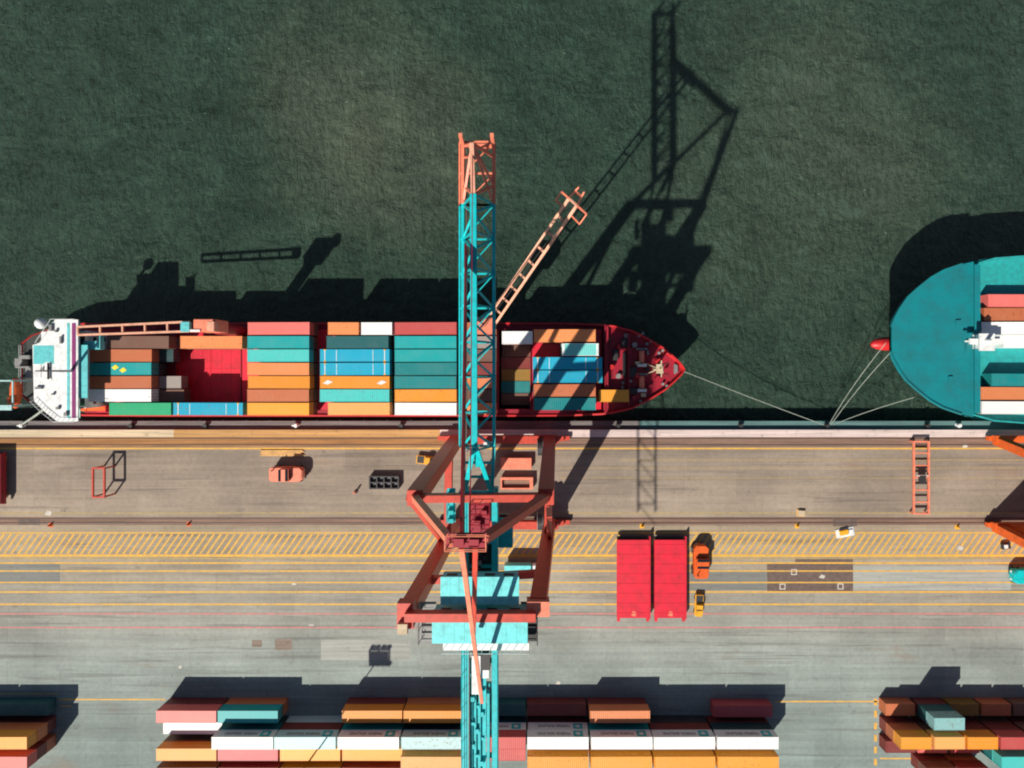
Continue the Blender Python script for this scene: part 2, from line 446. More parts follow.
CNAME = dict(teal='teal', deep_teal='deep teal', dark_teal='dark teal', mint='pale mint', blue='bright blue', orange='orange', amber='amber', salmon='salmon', brown='reddish brown',
             dark_brown='dark brown', pink='pink', crimson='crimson', maroon='maroon', white='white', grey='grey', green='green', cyan_white='bluish white', red='red', light_orange='light orange',
             rose='rose red', pale_teal='pale teal', black='black', rust='rust orange', navy='blue black', olive='brownish yellow', aqua='pale aqua')
USED = {}
def container(x, y, z, col, label, L=12.19, group=None, flip=False):
    """x, y: centre; z: underside"""
    assert label not in USED, label
    USED[label] = 1
    jit = random.uniform(-.1, .1)
    r = thing('shipping_container', label, 'container', (x + jit, y + random.uniform(-.02, .02), z), math.pi if flip else random.uniform(-.004, .004), group)
    c = COL[col]; v = random.uniform(.92, 1.08)
    c = tuple(min(.9, k * v) for k in c)
    par = {}
    for nm, me in cmesh(L):
        o = bpy.data.objects.new(nm, me); C.objects.link(o); o.color = (*c, 1)
        o.parent = par['door'] if nm == 'locking_bar' else r
        par[nm] = o
    return r
def text_mesh(body, size):
    cu = bpy.data.curves.new('lettering', 'FONT'); cu.body = body; cu.size = size; cu.align_x = 'LEFT'; cu.extrude = .004; cu.resolution_u = 2
    o = bpy.data.objects.new('tmp', cu); C.objects.link(o)
    bpy.context.view_layer.update()
    me = bpy.data.meshes.new_from_object(o.evaluated_get(bpy.context.evaluated_depsgraph_get()))
    bpy.data.objects.remove(o)
    me.materials.clear(); me.materials.append(M['letter']); me.name = 'lettering'
    return me
TXT = text_mesh('MAERSK SEALAND', 1.12)
wd = max(v.co.x for v in TXT.vertices)
def emblem_mesh():
    mb = MB(); mb.box(-.95, .95, -.02, 0, -.95, .95, M['emblem'])
    pts = []
    for k in range(14):
        a = math.pi / 2 + k * math.pi / 7; rr = .72 if k % 2 == 0 else .36
        pts.append((rr * math.cos(a), .006, rr * math.sin(a)))
    mb.add([(0, .006, 0)] + pts, [(0, 1 + k, 1 + (k + 1) % 14) for k in range(14)], M['white'])
    o = mb.build('emblem'); me = o.data; bpy.data.objects.remove(o); return me
EMB = emblem_mesh()
def lettered(r):
    t = bpy.data.objects.new('lettering', TXT); C.objects.link(t); t.parent = r
    t.matrix_local = Matrix(((-1, 0, 0, 2.55), (0, 0, 1, 1.225), (0, 1, 0, .95), (0, 0, 0, 1))) @ Matrix.Scale(6.6 / wd, 4, (1, 0, 0))
    g = bpy.data.objects.new('emblem', EMB); C.objects.link(g); g.parent = r; g.location = (4.1, 1.232, 1.32)

# ---- yard
ROWY = [-70.0, -73.8, -77.7]
ROWN = ['front row', 'middle row', 'back row']
ORD = ['first', 'second', 'third', 'fourth', 'fifth', 'sixth', 'seventh', 'eighth', 'ninth', 'tenth', 'eleventh']
# per bay: front row, middle row, back row, bottom to top; w* = white with lettering
YARD = [
 (['maroon', 'pink'], ['white'], ['dark_brown', 'amber']),
 (['rust', 'teal'], ['dark_teal', 'deep_teal', 'white*'], ['maroon', 'crimson']),
 ([], ['cyan_white', 'maroon', 'cyan_white*'], ['rust', 'amber']),
 (['maroon', 'orange'], ['black', 'teal', 'white*'], ['maroon', 'amber']),
 (['rust', 'orange'], ['black', 'navy', 'cyan_white*'], ['dark_brown', 'brown', 'light_orange']),
 (['dark_teal'], ['dark_teal', 'white*', 'rose'], ['maroon', 'rose']),
 (['maroon'], ['maroon', 'white*', 'white*'], ['rust', 'brown', 'amber']),
 (['maroon', 'rust'], ['black', 'teal', 'white*'], ['brown', 'rust', 'amber']),
 ([], ['black', 'maroon', 'white*'], ['maroon', 'rust', 'amber']),
 (['crimson'], ['maroon', 'navy', 'white*'], ['brown', 'rust', 'amber']),
]
TIER = {1: ['single'], 2: ['lower', 'upper'], 3: ['lowest', 'mid-height', 'topmost']}
for i, bay in enumerate(YARD):
    for r, (stk) in enumerate(bay):
        for t, c in enumerate(stk):
            let = c.endswith('*'); c = c.rstrip('*')
            lab = f"{TIER[len(stk)][t]} {CNAME[c]} {'lettered ' if let else ''}container, {ROWN[r]}, {ORD[i]} bay from left of long block"
            o = container(-75.5 + 12.57 * i + 6.1 + (.9 if i == 9 and r == 0 else 0), ROWY[r] - (.3 if i == 9 and r == 0 else 0), 2.6 * t, c, lab, group='containers of the long yard block')
            if let: lettered(o)
for i, stk in enumerate((['maroon', 'dark_brown'], ['dark_brown', 'maroon'], ['dark_brown', 'olive'], ['brown', 'maroon'])):
    for t, c in enumerate(stk):
        container(-75.5 + 12.57 * i + 6.1, -81.6, 2.6 * t, c, f"{TIER[2][t]} {CNAME[c]} container, rearmost shaded row, {ORD[i]} bay from left of long block", group='containers of the long yard block')
LEFT = [(['dark_teal'], ['maroon', 'rust', 'amber'], ['brown', 'maroon', 'pink']), (['maroon'], ['dark_brown', 'rust', 'amber'], ['maroon', 'brown', 'pink'])]
for i, bay in enumerate(LEFT):
    for r, stk in enumerate(bay):
        for t, c in enumerate(stk):
            lab = f"{TIER[len(stk)][t]} {CNAME[c]} container, {ROWN[r]}, {['end', 'second'][i]} bay of block cut by left edge"
            container(-99.6 - 6.1 - 12.57 * i, ROWY[r], 2.6 * t, c, lab, group='containers of the left yard block', flip=False)
RIGHT = [(['brown'], ['maroon', 'brown', 'amber'], ['maroon']),
         (['maroon', 'dark_teal', 'pale_teal'], ['maroon', 'dark_brown', 'light_orange'], ['pink']),
         (['olive'], ['maroon', 'maroon', 'orange'], ['rose']),
         (['brown'], ['dark_brown', 'maroon', 'rose'], ['maroon', 'deep_teal', 'mint']),
         (['dark_brown'], ['maroon', 'dark_brown', 'rust'], ['brown', 'maroon', 'mint'])]
for i, bay in enumerate(RIGHT):
    for r, stk in enumerate(bay):
        for t, c in enumerate(stk):
            lab = f"{TIER[len(stk)][t]} short {CNAME[c]} container, {ROWN[r]}, {ORD[i]} bay of the right yard block"
            container(74.2 + 6.62 * i + 3.03, ROWY[r], 2.6 * t, c, lab, L=6.06, group='short containers of the right yard block')

for i, stk in ((1, ['maroon', 'dark_brown']), (2, ['brown', 'maroon'])):
    for t, c in enumerate(stk):
        container(74.2 + 6.62 * i + 3.03, -81.6, 2.6 * t, c, f"{TIER[2][t]} short {CNAME[c]} container, rearmost row, {ORD[i]} bay of the right yard block", L=6.06, group='short containers of the right yard block')
# ---- ship 1
SHIP = thing('container_ship', 'red feeder container ship with white bridge moored along the quay', 'ship', (-37, .5, -4))
def sp(mb, name, mat=None, parent=SHIP, **k):
    o = mb.build(name, mat, None, **k)
    par = parent
    o.parent = par; o.matrix_parent_inverse = Matrix.Translation(par.location if par.parent is None else par.parent.location).inverted()
    return o
SYC = .5
prof = [(-105, 5.4), (-103, 7.0), (-98, 8.9), (-92, 9.6), (-80, 9.7), (0, 9.7), (8, 9.65), (14.6, 9.3), (17.3, 8.95), (21.2, 8.0), (25.2, 5.95), (28, 4.2), (30, 2.4), (31.4, 1.0), (31.9, .18)]
wl = [(-102, 4.6), (-100, 6.6), (-97, 8.4), (-92, 9.5), (-80, 9.7), (0, 9.6), (6, 9.2), (11, 8.2), (14, 7.2), (17.5, 5.8), (21, 3.9), (23.5, 2.6), (25.5, 1.4), (27, .6), (27.6, .1)]
def topz(x): return 2.7 if x < 13 else 2.7 + min(1, (x - 13) / 2.5) * 2.3
def hull(prof, wl, yc, zt, zw, mat, mb=None):
    mb = mb or MB()
    n = len(prof)
    for sg in (-1, 1):
        vs = []
        for (x, w), (xw, ww) in zip(prof, wl):
            z = zt(x)
            vs += [(x, yc + sg * w, z), (x * .45 + xw * .55, yc + sg * (w * .62 + ww * .38), z * .35 + zw * .65), (xw, yc + sg * ww, zw)]
        fs = []
        for i in range(n - 1):
            for k in range(2): fs.append((3 * i + k, 3 * i + 3 + k, 3 * i + 4 + k, 3 * i + 1 + k))
        mb.add(vs, fs, mat)
    # transom and stem closing faces
    for i in (0, n - 1):
        (x, w), (xw, ww) = prof[i], wl[i]; z = zt(x)
        mb.add([(x, yc - w, z), (x, yc + w, z), (xw, yc + ww, zw), (xw, yc - ww, zw)], [(0, 1, 2, 3)], mat)
    return mb
sp(hull(prof, wl, SYC, topz, -4.6, M['hull_red']), 'hull')
# deck plate
def deckpoly(prof, yc, inset, x0, x1):
    pts = []
    def w(x):
        for (a, wa), (b_, wb) in zip(prof[:-1], prof[1:]):
            if a <= x <= b_: return wa + (wb - wa) * (x - a) / (b_ - a)
        return 0
    xs = [x0] + [x for x, _ in prof if x0 < x < x1] + [x1]
    up = [(x, yc + max(.02, w(x) - inset)) for x in xs]; dn = [(x, yc - max(.02, w(x) - inset)) for x in xs[::-1]]
    return up + dn
mb = MB(); mb.prism(deckpoly(prof, SYC, .12, -92, -73.0), 2.0, 2.35, M['ship_red']); mb.prism(deckpoly(prof, SYC, .12, -59.5, -6.2), 2.0, 2.35, M['ship_red']); mb.prism(deckpoly(prof, SYC, .12, .6, 15.5), 2.0, 2.35, M['ship_red'])
for sg in (-1, 1): mb.box(-6.2, .6, SYC + sg * 9.0 - .6, SYC + sg * 9.0 + .6, 2.0, 2.346, M['ship_red'])
for sg in (-1, 1): mb.box(-73, -59.5, SYC + sg * 8.9 - .68, SYC + sg * 8.9 + .68, 2.0, 2.346, M['ship_red'])
mb.prism(deckpoly(prof, SYC, .12, -105.6, -92.0), 2.0, 2.348, M['aft_deck'])
mb.prism(deckpoly(prof, SYC, .14, 15.5, 31.2), 3.2, 3.75, M['ship_red'])
deck = sp(mb, 'deck')
# bulwark rail: raised rim of bow + gunwale strip
mb = MB()
xs = [p for p in prof if p[0] >= -99]
def rim(prof, yc, zt, wdt, hgt, xmin):
    mb = MB()
    ps = [p for p in prof if p[0] >= xmin]
    for sg in (-1, 1):
        for (a, wa), (b_, wb) in zip(ps[:-1], ps[1:]):
            za, zb = zt(a), zt(b_)
            vs = []
            for x, w, z in ((a, wa, za), (b_, wb, zb)):
                vs += [(x + (.3 if w < 8 else 0) * -0, yc + sg * (w + .03), z - .5), (x, yc + sg * max(.0, w - wdt), z - hgt), (x, yc + sg * max(.0, w - wdt), z + .03), (x, yc + sg * (w + .03), z + .03)]
            mb.add(vs, [(0, 4, 7, 3), (3, 7, 6, 2), (2, 6, 5, 1), (1, 5, 4, 0), (0, 1, 2, 3), (7, 6, 5, 4)])
    return mb
sp(rim(prof, SYC, topz, .32, 1.5, -99), 'bulwark', M['hull_red'])
# hatch coamings / covers for each bay
HB = [(-93.2, -77.2), (-74.6, -59.6), (-59.0, -46.0), (-44.2, -29.6), (-28.6, -15.2), (-14.6, -6.0), (.8, 15.2)]
for i, (a, b_) in enumerate(HB):
    if i == 1:
        mb = MB(); mb.box(-73.2, -59.3, SYC - 8.4, SYC + 8.4, 1.5, 1.7)
        for k in range(6): mb.box(-72 + k * 2, -71.9 + k * 2, SYC - 8.1, SYC + 8.1, 1.7, 1.74)
        mb.box(-66.3, -66.2, SYC - 8.1, SYC + 8.1, 1.7, 1.76); mb.box(-73, -59.5, SYC + .1, SYC + .2, 1.7, 1.76)
        sp(mb, 'hold_floor', M['hatch_red'])
        mb = MB()
        for sg in (-1, 1): mb.box(-73, -59.5, SYC + sg * 8.3 - .1, SYC + sg * 8.3 + .1, 1.71, 2.6)
        mb.box(-73.1, -72.9, SYC - 8.2, SYC + 8.2, 1.71, 2.6); mb.box(-59.6, -59.4, SYC - 8.2, SYC + 8.2, 1.71, 2.6)
        sp(mb, 'hatch_coaming', M['ship_red']); continue
    mb = MB(); mb.box(a, b_, SYC - 8.4, SYC + 8.4, 2.3, 3.0)
    sp(mb, 'hatch_coaming', M['ship_red'])
    mb = MB(); mb.box(a + .15, b_ - .15, SYC - 8.2, SYC + 8.2, 3.0, 3.36)
    sp(mb, 'hatch_cover', M['hatch_red'])
# open hold
mb = MB(); mb.box(-6.2, .6, SYC - 8.4, SYC + 8.4, -2.6, -2.4, M['dark'])
mb.box(-6.2, -6.05, SYC - 8.4, SYC + 8.4, -2.4, 3.3, M['ship_red']); mb.box(.45, .6, SYC - 8.4, SYC + 8.4, -2.4, 3.3, M['ship_red'])
mb.box(-6.04, .44, SYC + 8.2, SYC + 8.4, -2.4, 3.3, M['ship_red']); mb.box(-6.04, .44, SYC - 8.4, SYC - 8.2, -2.4, 3.3, M['ship_red'])
sp(mb, 'open_hatch')
# lashing bridges (cross walkways between bays)
for x in (-75.9, -45.1, -29.1, -14.9, 15.9):
    mb = MB(); mb.box(x - .35, x + .35, SYC - 8.9, SYC + 8.9, 5.1, 5.22)
    for k in range(8):
        y = SYC - 8.7 + k * 17.4 / 7; mb.box(x - .3, x + .3, y - .09, y + .09, 2.35, 5.1)
    mb.box(x - .35, x - .3, SYC - 8.9, SYC + 8.9, 5.6, 5.66); mb.box(x + .3, x + .35, SYC - 8.9, SYC + 8.9, 5.6, 5.66)
    sp(mb, 'lashing_bridge', M['ship_red'])
# forecastle gear
fx = lambda px, py, z=3.75: U(px, py, z)
def bollard_pair(c, ang=0):
    mb = MB(); d = Vector((math.cos(ang), math.sin(ang), 0)) * .45
    for sgn in (-1, 1):
        p = Vector(c) + d * sgn; mb.cyl(p, p + Vector((0, 0, .8)), .22, 10); mb.cyl(p + Vector((0, 0, .8)), p + Vector((0, 0, .9)), .3, 10)
    return mb
for px, py, a in ((660, 352, .6), (664, 385, -.5), (640, 335, .5), (642, 402, -.4), (622, 385, 1.5), (648, 343, .5)):
    sp(bollard_pair(fx(px, py), a), 'mooring_bitts', M['grey'])
for py in (357, 382):
    c = fx(641, py); mb = MB()
    mb.cyl(c + Vector((0, -1.3, .8)), c + Vector((0, 1.3, .8)), .55, 14, M['salmon']); mb.cyl(c + Vector((0, -1.4, .8)), c + Vector((0, -1.25, .8)), .95, 14, M['dark']); mb.cyl(c + Vector((0, 1.25, .8)), c + Vector((0, 1.4, .8)), .95, 14, M['dark'])
    mb.box(c.x - .9, c.x + .9, c.y - 2.0, c.y - 1.4, 3.75, 5.1, M['white']); mb.box(c.x - 1.1, c.x + 1.1, c.y + 1.4, c.y + 1.8, 3.75, 4.9, M['grey'])
    sp(mb, 'mooring_winch')
c = fx(654, 369); mb = MB()
mb.cyl(c, c + Vector((0, 0, 7.5)), .28, 10, M['cope_cream'], .16); mb.box(c.x - .7, c.x + .7, c.y - .9, c.y + .9, 9.2, 9.4, M['cope_cream']); mb.box(c.x - .1, c.x + .1, c.y - 1.6, c.y + 1.6, 10.6, 10.75, M['cope_cream'])
for sgn in (-1, 1): mb.beam(c + Vector((-2.0, sgn * 1.2, 0)), c + Vector((0, 0, 4.8)), .16, .16, M['cope_cream'])
sp(mb, 'foremast')
mb = MB(); c = fx(676, 369); mb.cyl(c + Vector((0, -.8, .55)), c + Vector((0, .8, .55)), .25, 10); mb.box(c.x - .5, c.x - .25, c.y - 1, c.y + 1, 3.75, 4.6); sp(mb, 'bow_roller', M['grey'])
mb = MB()
for px, py, w, h in ((624, 343, 1.3, 1.6), (615, 355, 1.0, 2.2), (632, 372, 1.6, 2.0), (633, 391, 1.5, 1.2), (608, 340, .8, .8), (647, 369, .7, .7), (624, 365, .6, 5)):
    c = fx(px, py); sp(MB().box(c.x - w / 2, c.x + w / 2, c.y - h / 2, c.y + h / 2, 3.75, 4.35 + random.random() * .5), 'deck_locker', M['dark'], bevel=.05)
mb = MB(); c = U(628, 370, 3.75); mb.box(c.x - .12, c.x + .12, SYC - 7.4, SYC + 7.4, 3.75, 5.0); sp(mb, 'breakwater', M['ship_red'])
rb = random.Random(3)
for px, py in ((618, 347), (629, 352), (634, 345), (637, 363), (637, 376), (630, 381), (618, 376), (611, 367), (647, 353), (649, 386), (633, 397), (657, 361), (657, 378), (665, 369), (643, 395), (626, 336)):
    c = fx(px, py); w, h = rb.uniform(.4, 1.1), rb.uniform(.4, 1.3)
    if rb.random() < .5: sp(MB().box(c.x - w / 2, c.x + w / 2, c.y - h / 2, c.y + h / 2, 3.75, 4.2 + rb.random()), 'deck_machine', M[rb.choice(['hull_red', 'ship_red', 'grey', 'cope_cream'])], bevel=.06)
    else: sp(MB().cyl(c, c + Vector((0, 0, .5 + rb.random())), w / 2, 12), 'deck_vent', M[rb.choice(['hull_red', 'ship_red', 'grey'])])
# bow anchor chain
for sgn in (-1, 1):
    mb = MB(); c = fx(660, 369)
    for k in range(12): mb.box(c.x - 2.2 + k * .34, c.x - 1.98 + k * .34, c.y + sgn * (.5 + k * .06) - .1, c.y + sgn * (.5 + k * .06) + .1, 3.76, 3.9)
    sp(mb, 'anchor_chain', M['dark'])

# ---- bridge superstructure
ZB = 12.6
bp = lambda px, py, z=ZB: tuple(U(px, py, z)[:2])
mb = MB()
mb.box(-93.0, -86.6, SYC - 7.6, SYC + 7.6, 2.35, ZB - 3.2)
sp(mb, 'accommodation_block', M['white'])
for lv in range(3):
    z = 4.0 + lv * 2.7
    for k in range(7):
        y = SYC - 6.5 + k * 2.1; sp(MB().box(-86.62, -86.56, y - .35, y + .35, z, z + .8), 'window', M['glass'])
    for sg in (-1, 1):
        for k in range(4):
            x = -92 + k * 1.5; sp(MB().box(x - .35, x + .35, SYC + sg * 7.63 - .03, SYC + sg * 7.63 + .03, z, z + .8), 'window', M['glass'])
roof = [bp(54.7, 319.6), bp(78, 319.6), bp(78, 421.5), bp(57, 421.5), bp(45, 412), bp(34, 401), bp(33, 368), bp(32.5, 345), bp(39, 343)]
mb = MB(); mb.prism(roof, ZB - .3, ZB); br = sp(mb, 'bridge_roof', M['white'])
x0, x1 = bp(40, 370)[0], bp(77, 370)[0]
mb = MB(); mb.box(x0, x1, SYC - 7.2, SYC + 7.2, ZB - 3.0, ZB - .3); sp(mb, 'wheelhouse', M['white'])
mb = MB(); mb.box(x1, x1 + .05, SYC - 7.0, SYC + 7.0, ZB - 2.0, ZB - .8); sp(mb, 'wheelhouse_window', M['glass'])
wing = [bp(52, 322, ZB - 3), bp(80, 322, ZB - 3), bp(80, 418, ZB - 3), bp(55, 418, ZB - 3)]
mb = MB(); mb.prism(wing, ZB - 3.2, ZB - 3.0); sp(mb, 'bridge_wing', M['deck_green'])
def strip(pa, pb, za, zb, name, mat):
    a, b_ = U(pa, 323, zb), U(pb, 418, zb); mb = MB(); mb.box(a.x, b_.x, b_.y, a.y, za, zb); return sp(mb, name, mat)
strip(67, 69.6, ZB + .003, ZB + .05, 'roof_gutter', M['aqua'])
strip(71.8, 75.6, ZB + .003, ZB + .06, 'roof_band', M['purple'])
mb = MB(); a, b_ = U(33.5, 345.5, ZB), U(54, 364, ZB); mb.box(a.x, b_.x, b_.y, a.y, ZB + .002, ZB + .02); sp(mb, 'roof_deck', M['aqua'])
a, b_ = U(78.3, 345, 12.1), U(87.5, 398, 12.1); mb = MB(); mb.box(-86.55, b_.x, b_.y, a.y, 11.9, 12.1); sp(mb, 'front_deck', M['aqua'])
a, b_ = U(78.5, 341, 11), U(104, 349.5, 11); mb = MB(); mb.box(-86.55, b_.x, b_.y, a.y, 10.8, 11.0); mb.box(b_.x - .15, b_.x, b_.y, a.y + 1, 11.0, 12.1); sp(mb, 'side_walkway', M['aqua'])
c = U(41, 323.5, 12.9); mb = MB(); mb.cyl((c.x, c.y, 8.9), (c.x, c.y, 12.3), .3, 8); mb.ball((c.x, c.y, 12.9), 1.05); d_ = sp(mb, 'satellite_dome', M['white'], smooth=True)
mb = MB(); mb.beam((c.x, c.y - .2, 9.0), (-90.5, SYC + 7.3, 9.0), .5, .3); sp(mb, 'dome_bracket', M['white'])
c = U(58, 371, 16); mb = MB()
mb.beam((c.x, c.y, ZB), (c.x, c.y, 21.5), .5, .5, M['white'], .2, .2)
mb.box(c.x - .6, c.x + .6, c.y - 1.6, c.y + 1.6, 18.2, 18.4, M['white']); mb.box(c.x + .2, c.x + .45, c.y - 1.5, c.y + 1.5, 18.6, 18.85, M['dark']); mb.box(c.x - .1, c.x + .1, c.y - 1.2, c.y + 1.2, 20, 20.15, M['white'])
sp(mb, 'radar_mast')
mb = MB()
for px, py, w, h in ((52, 328, .5, 1.2), (57, 331, .4, .5), (44, 369, .5, .6), (59, 408, .5, .5), (54, 394, .4, .4), (67, 414, .6, .7), (40, 388, 1.2, .4), (62, 340, .3, 1.4)):
    c = U(px, py, ZB); sp(MB().box(c.x - w / 2, c.x + w / 2, c.y - h / 2, c.y + h / 2, ZB, ZB + .5), 'roof_vent', M['grey'])
mb = MB()
for pts in (((54.7, 319.6), (78, 319.6)), ((57, 421.5), (78, 421.5)), ((34, 401), (45, 412)), ((45, 412), (57, 421.5)), ((39, 343), (54.7, 319.6))):
    a, b_ = U(*pts[0], ZB), U(*pts[1], ZB); mb.tube([a + Vector((0, 0, 1.0)), b_ + Vector((0, 0, 1.0))], .05, 5, M['white'])
    for k in range(5):
        p = a.lerp(b_, k / 4); mb.tube([p, p + Vector((0, 0, 1.0))], .04, 5, M['white'])
sp(mb, 'roof_rail')
mb = MB(); c = U(38, 375, 13); mb.box(c.x - 1.6, c.x + 1.6, SYC - 2, SYC + 2, 11.8, 16.2, M['white']); sp(mb, 'funnel', M['white']) if False else None
# stern gear: free-fall lifeboat on its frame, mooring deck
mb = MB(); c = U(16.5, 393, 6)
L_ = 6.0
for k in range(9):
    pass
mb.ball((c.x, c.y, 6.2), 1.0, M['orange'], 14, 9, (1.0, 3.2, 1.0)); mb.box(c.x - .5, c.x + .5, c.y - 2.2, c.y - .8, 6.9, 7.6, M['orange'])
LB = mb.build('lifeboat', None, None, smooth=True)
tag(LB, 'orange enclosed lifeboat slung behind the white bridge at the stern', 'lifeboat')
mb = MB()
for yy in (-2.5, 2.5):
    mb.beam((-106, c.y + yy, 2.4), (c.x - 1.0, c.y + yy, 5.2), .35, .35); mb.beam((c.x + 1.2, c.y + yy, 2.4), (c.x + 1.2, c.y + yy, 8.6), .35, .35); mb.beam((c.x + 1.2, c.y + yy, 8.6), (c.x - 1.8, c.y + yy, 8.9), .3, .3)
    mb.beam((c.x + 1.2, c.y + yy, 5.0), (c.x - 1.4, c.y + yy, 5.0), .3, .3)
mb.box(c.x - 2.4, c.x + 1.5, c.y - 3.3, c.y - 2.3, 8.75, 9.0); mb.beam((c.x + 1.2, c.y - 2.6, 8.3), (c.x + 1.2, c.y + 2.6, 8.3), .25, .25)
sp(mb, 'lifeboat_davit', M['deck_green'])
mb = MB()
for px, py, w, h, z in ((24, 357, 2.4, .8, 4), (18, 362, 1.6, 1.6, 4), (28, 372, 1.2, 2.4, 4.5), (22, 367, 3.0, .4, 5)):
    c = U(px, py, z); sp(MB().box(c.x - w / 2, c.x + w / 2, c.y - h / 2, c.y + h / 2, 2.35, z), 'stern_winch', M['grey'], bevel=.08)
mb = MB()
for zz in (2.9, 3.4):
    mb.tube([(-104.8, SYC - 5, zz), (-104.8, SYC + 5, zz)], .05, 5)
for k in range(8): mb.tube([(-104.8, SYC - 5 + k * 1.43, 2.3), (-104.8, SYC - 5 + k * 1.43, 3.4)], .05, 5)
sp(mb, 'stern_rail', M['white'])
mb = MB(); c0, c1 = U(82, 407, 4.5), U(107, 409, 4.5)
mb.box(c0.x, c0.x + 1.3, c0.y - .8, c0.y + .8, 2.35, 5.2, M['orange']); mb.beam((c0.x + 1.3, c0.y - .3, 4.8), (c1.x, c1.y + .1, 4.8), .9, .5, M['orange']); mb.box(c1.x - 1.6, c1.x + .1, c1.y - .6, c1.y + .7, 2.35, 5.0, M['hatch_red'])
sp(mb, 'provision_crane')
# aft deck green box strip hatch
# ---- ship cranes
def ladder(mb, p, q, w, wd_, hd, rungs, mat, up=(0, 0, 1)):
    p, q = Vector(p), Vector(q); d = (q - p).normalized(); a = d.cross(Vector(up)).normalized()
    for sg in (-1, 1): mb.beam(p + a * sg * w / 2, q + a * sg * w / 2 * .85, wd_, hd, mat)
    for k in range(rungs + 1):
        t = k / rungs; c_ = p.lerp(q, t); ww = w * (1 - .15 * t)
        mb.beam(c_ - a * ww / 2, c_ + a * ww / 2, wd_ * .8, hd * .7, mat)
def pedestal(cx, cy, ztop):
    mb = MB(); mb.cyl((cx, cy, 2.3), (cx, cy, ztop - 4), 1.15, 16, M['ship_red'])
    return mb
# stowed crane by the bridge
cx, cy = U(209, 327, 18)[:2]
sp(pedestal(cx, cy, 19), 'crane_pedestal', smooth=False)
mb = MB(); mb.box(cx - 2.0, cx + 2.0, cy - .9, cy + 1.3, 14.8, 19.6, M['brown'] if 'brown' in M else M['salmon']); mb.box(cx + 1.2, cx + 2.6, cy - 1.0, cy + .8, 19.6, 21.2, M['jib']); mb.box(cx - 2.6, cx - .6, cy - 1.1, cy - .5, 19.6, 19.8, M['white']); sp(mb, 'crane_house', bevel=.1)
a = U(190, 326.5, 16.8); b_ = U(78, 331, 16.4)
mb = MB(); ladder(mb, a, b_, 1.75, .36, .5, 5, M['jib']); sp(mb, 'crane_jib')
mb = MB(); c = U(186, 327, 17); mb.box(c.x - .8, c.x + .8, c.y - .9, c.y + .9, 16.6, 17.4); sp(mb, 'jib_heel', M['aqua'])
# luffed crane on the bow side
cx, cy = U(486, 327, 14)[:2]
sp(pedestal(cx, cy, 18), 'crane_pedestal')
mb = MB(); mb.box(cx - 2.2, cx + 1.8, cy - 1.4, cy + 1.4, 14, 18.5, M['salmon']); sp(mb, 'crane_house', bevel=.1)
a = U(491, 322, 17); b_ = U(573, 202, 43)
mb = MB(); ladder(mb, a, b_, 1.75, .42, .42, 9, M['jib']); sp(mb, 'crane_jib')
d = (b_ - a).normalized(); s_ = d.cross(Vector((0, 0, 1))).normalized()
mb = MB()
mb.beam(b_ - s_ * 2.2, b_ + s_ * 2.6, .25, .25); mb.beam(b_ + d * 1.6 - s_ * .6, b_ + d * 1.6 + s_ * .6, .3, .3)
for o_ in (-.8, .8): mb.beam(b_ + s_ * o_, b_ + s_ * o_ * .6 + d * 2.6, .22, .22)
mb.beam(b_ + s_ * 2.6, b_ + s_ * 2.6 - d * 2.2, .2, .2); mb.beam(b_ + s_ * 2.6 - d * 2.2, b_ + s_ * .8 - d * 2.0, .2, .2)
mb.beam(b_ - s_ * 2.2, b_ - s_ * 2.2 - d * 1.8, .2, .2); mb.beam(b_ - s_ * 2.2 - d * 1.8, b_ - s_ * .8 - d * 1.8, .2, .2)
sp(mb, 'jib_head', M['crane_pale_lit'])
mb = MB(); top = Vector((cx, cy, 20.5)); mb.beam((cx - 1, cy - .8, 18.5), top, .3, .3); mb.beam((cx - 1, cy + .8, 18.5), top, .3, .3)
for o_ in (-.4, .4): mb.tube([top + s_ * o_, b_ + s_ * o_], .06, 5)
sp(mb, 'luffing_ropes', M['dark'])

# ---- ship containers.  rows 0..6 from the sea side to the quay
ZC = 3.40
def rowy(py, z): return U(0, py, z).y
ROWPY = [328.5, 342.3, 355.6, 369, 382.3, 395.6, 409]
SROW = ['sea edge', 'second from sea', 'third from sea', 'centre row', 'third from quay', 'second from quay', 'quay edge']
zt2 = ZC + 5.2
def ship_bay(name, items, px_center_default, tiers=2, under='maroon'):
    for row, px0, px1, col, L in items:
        y = rowy(ROWPY[row], zt2) if not isinstance(row, float) else rowy(row, zt2)
        x = U((px0 + px1) / 2, 0, zt2).x
        i = row if not isinstance(row, float) else min(range(7), key=lambda k: abs(ROWPY[k] - row))
        yield row, i, x, y, col, L
UNDER = ['maroon', 'dark_teal', 'dark_brown', 'navy', 'brown', 'deep_teal']
SNAME = {'S1': 'stack beside white bridge', 'S2': 'bay of bare red hold', 'S3': 'stack after bare red hold', 'S4': 'stack before it with long blue boxes', 'S5': 'stack next to crane boom', 'S7': 'half empty bay past boom', 'S8': 'foremost stack'}
SNAME['S4'] = 'white corner box stack'
L40, L20, L45 = 12.19, 6.06, 13.72
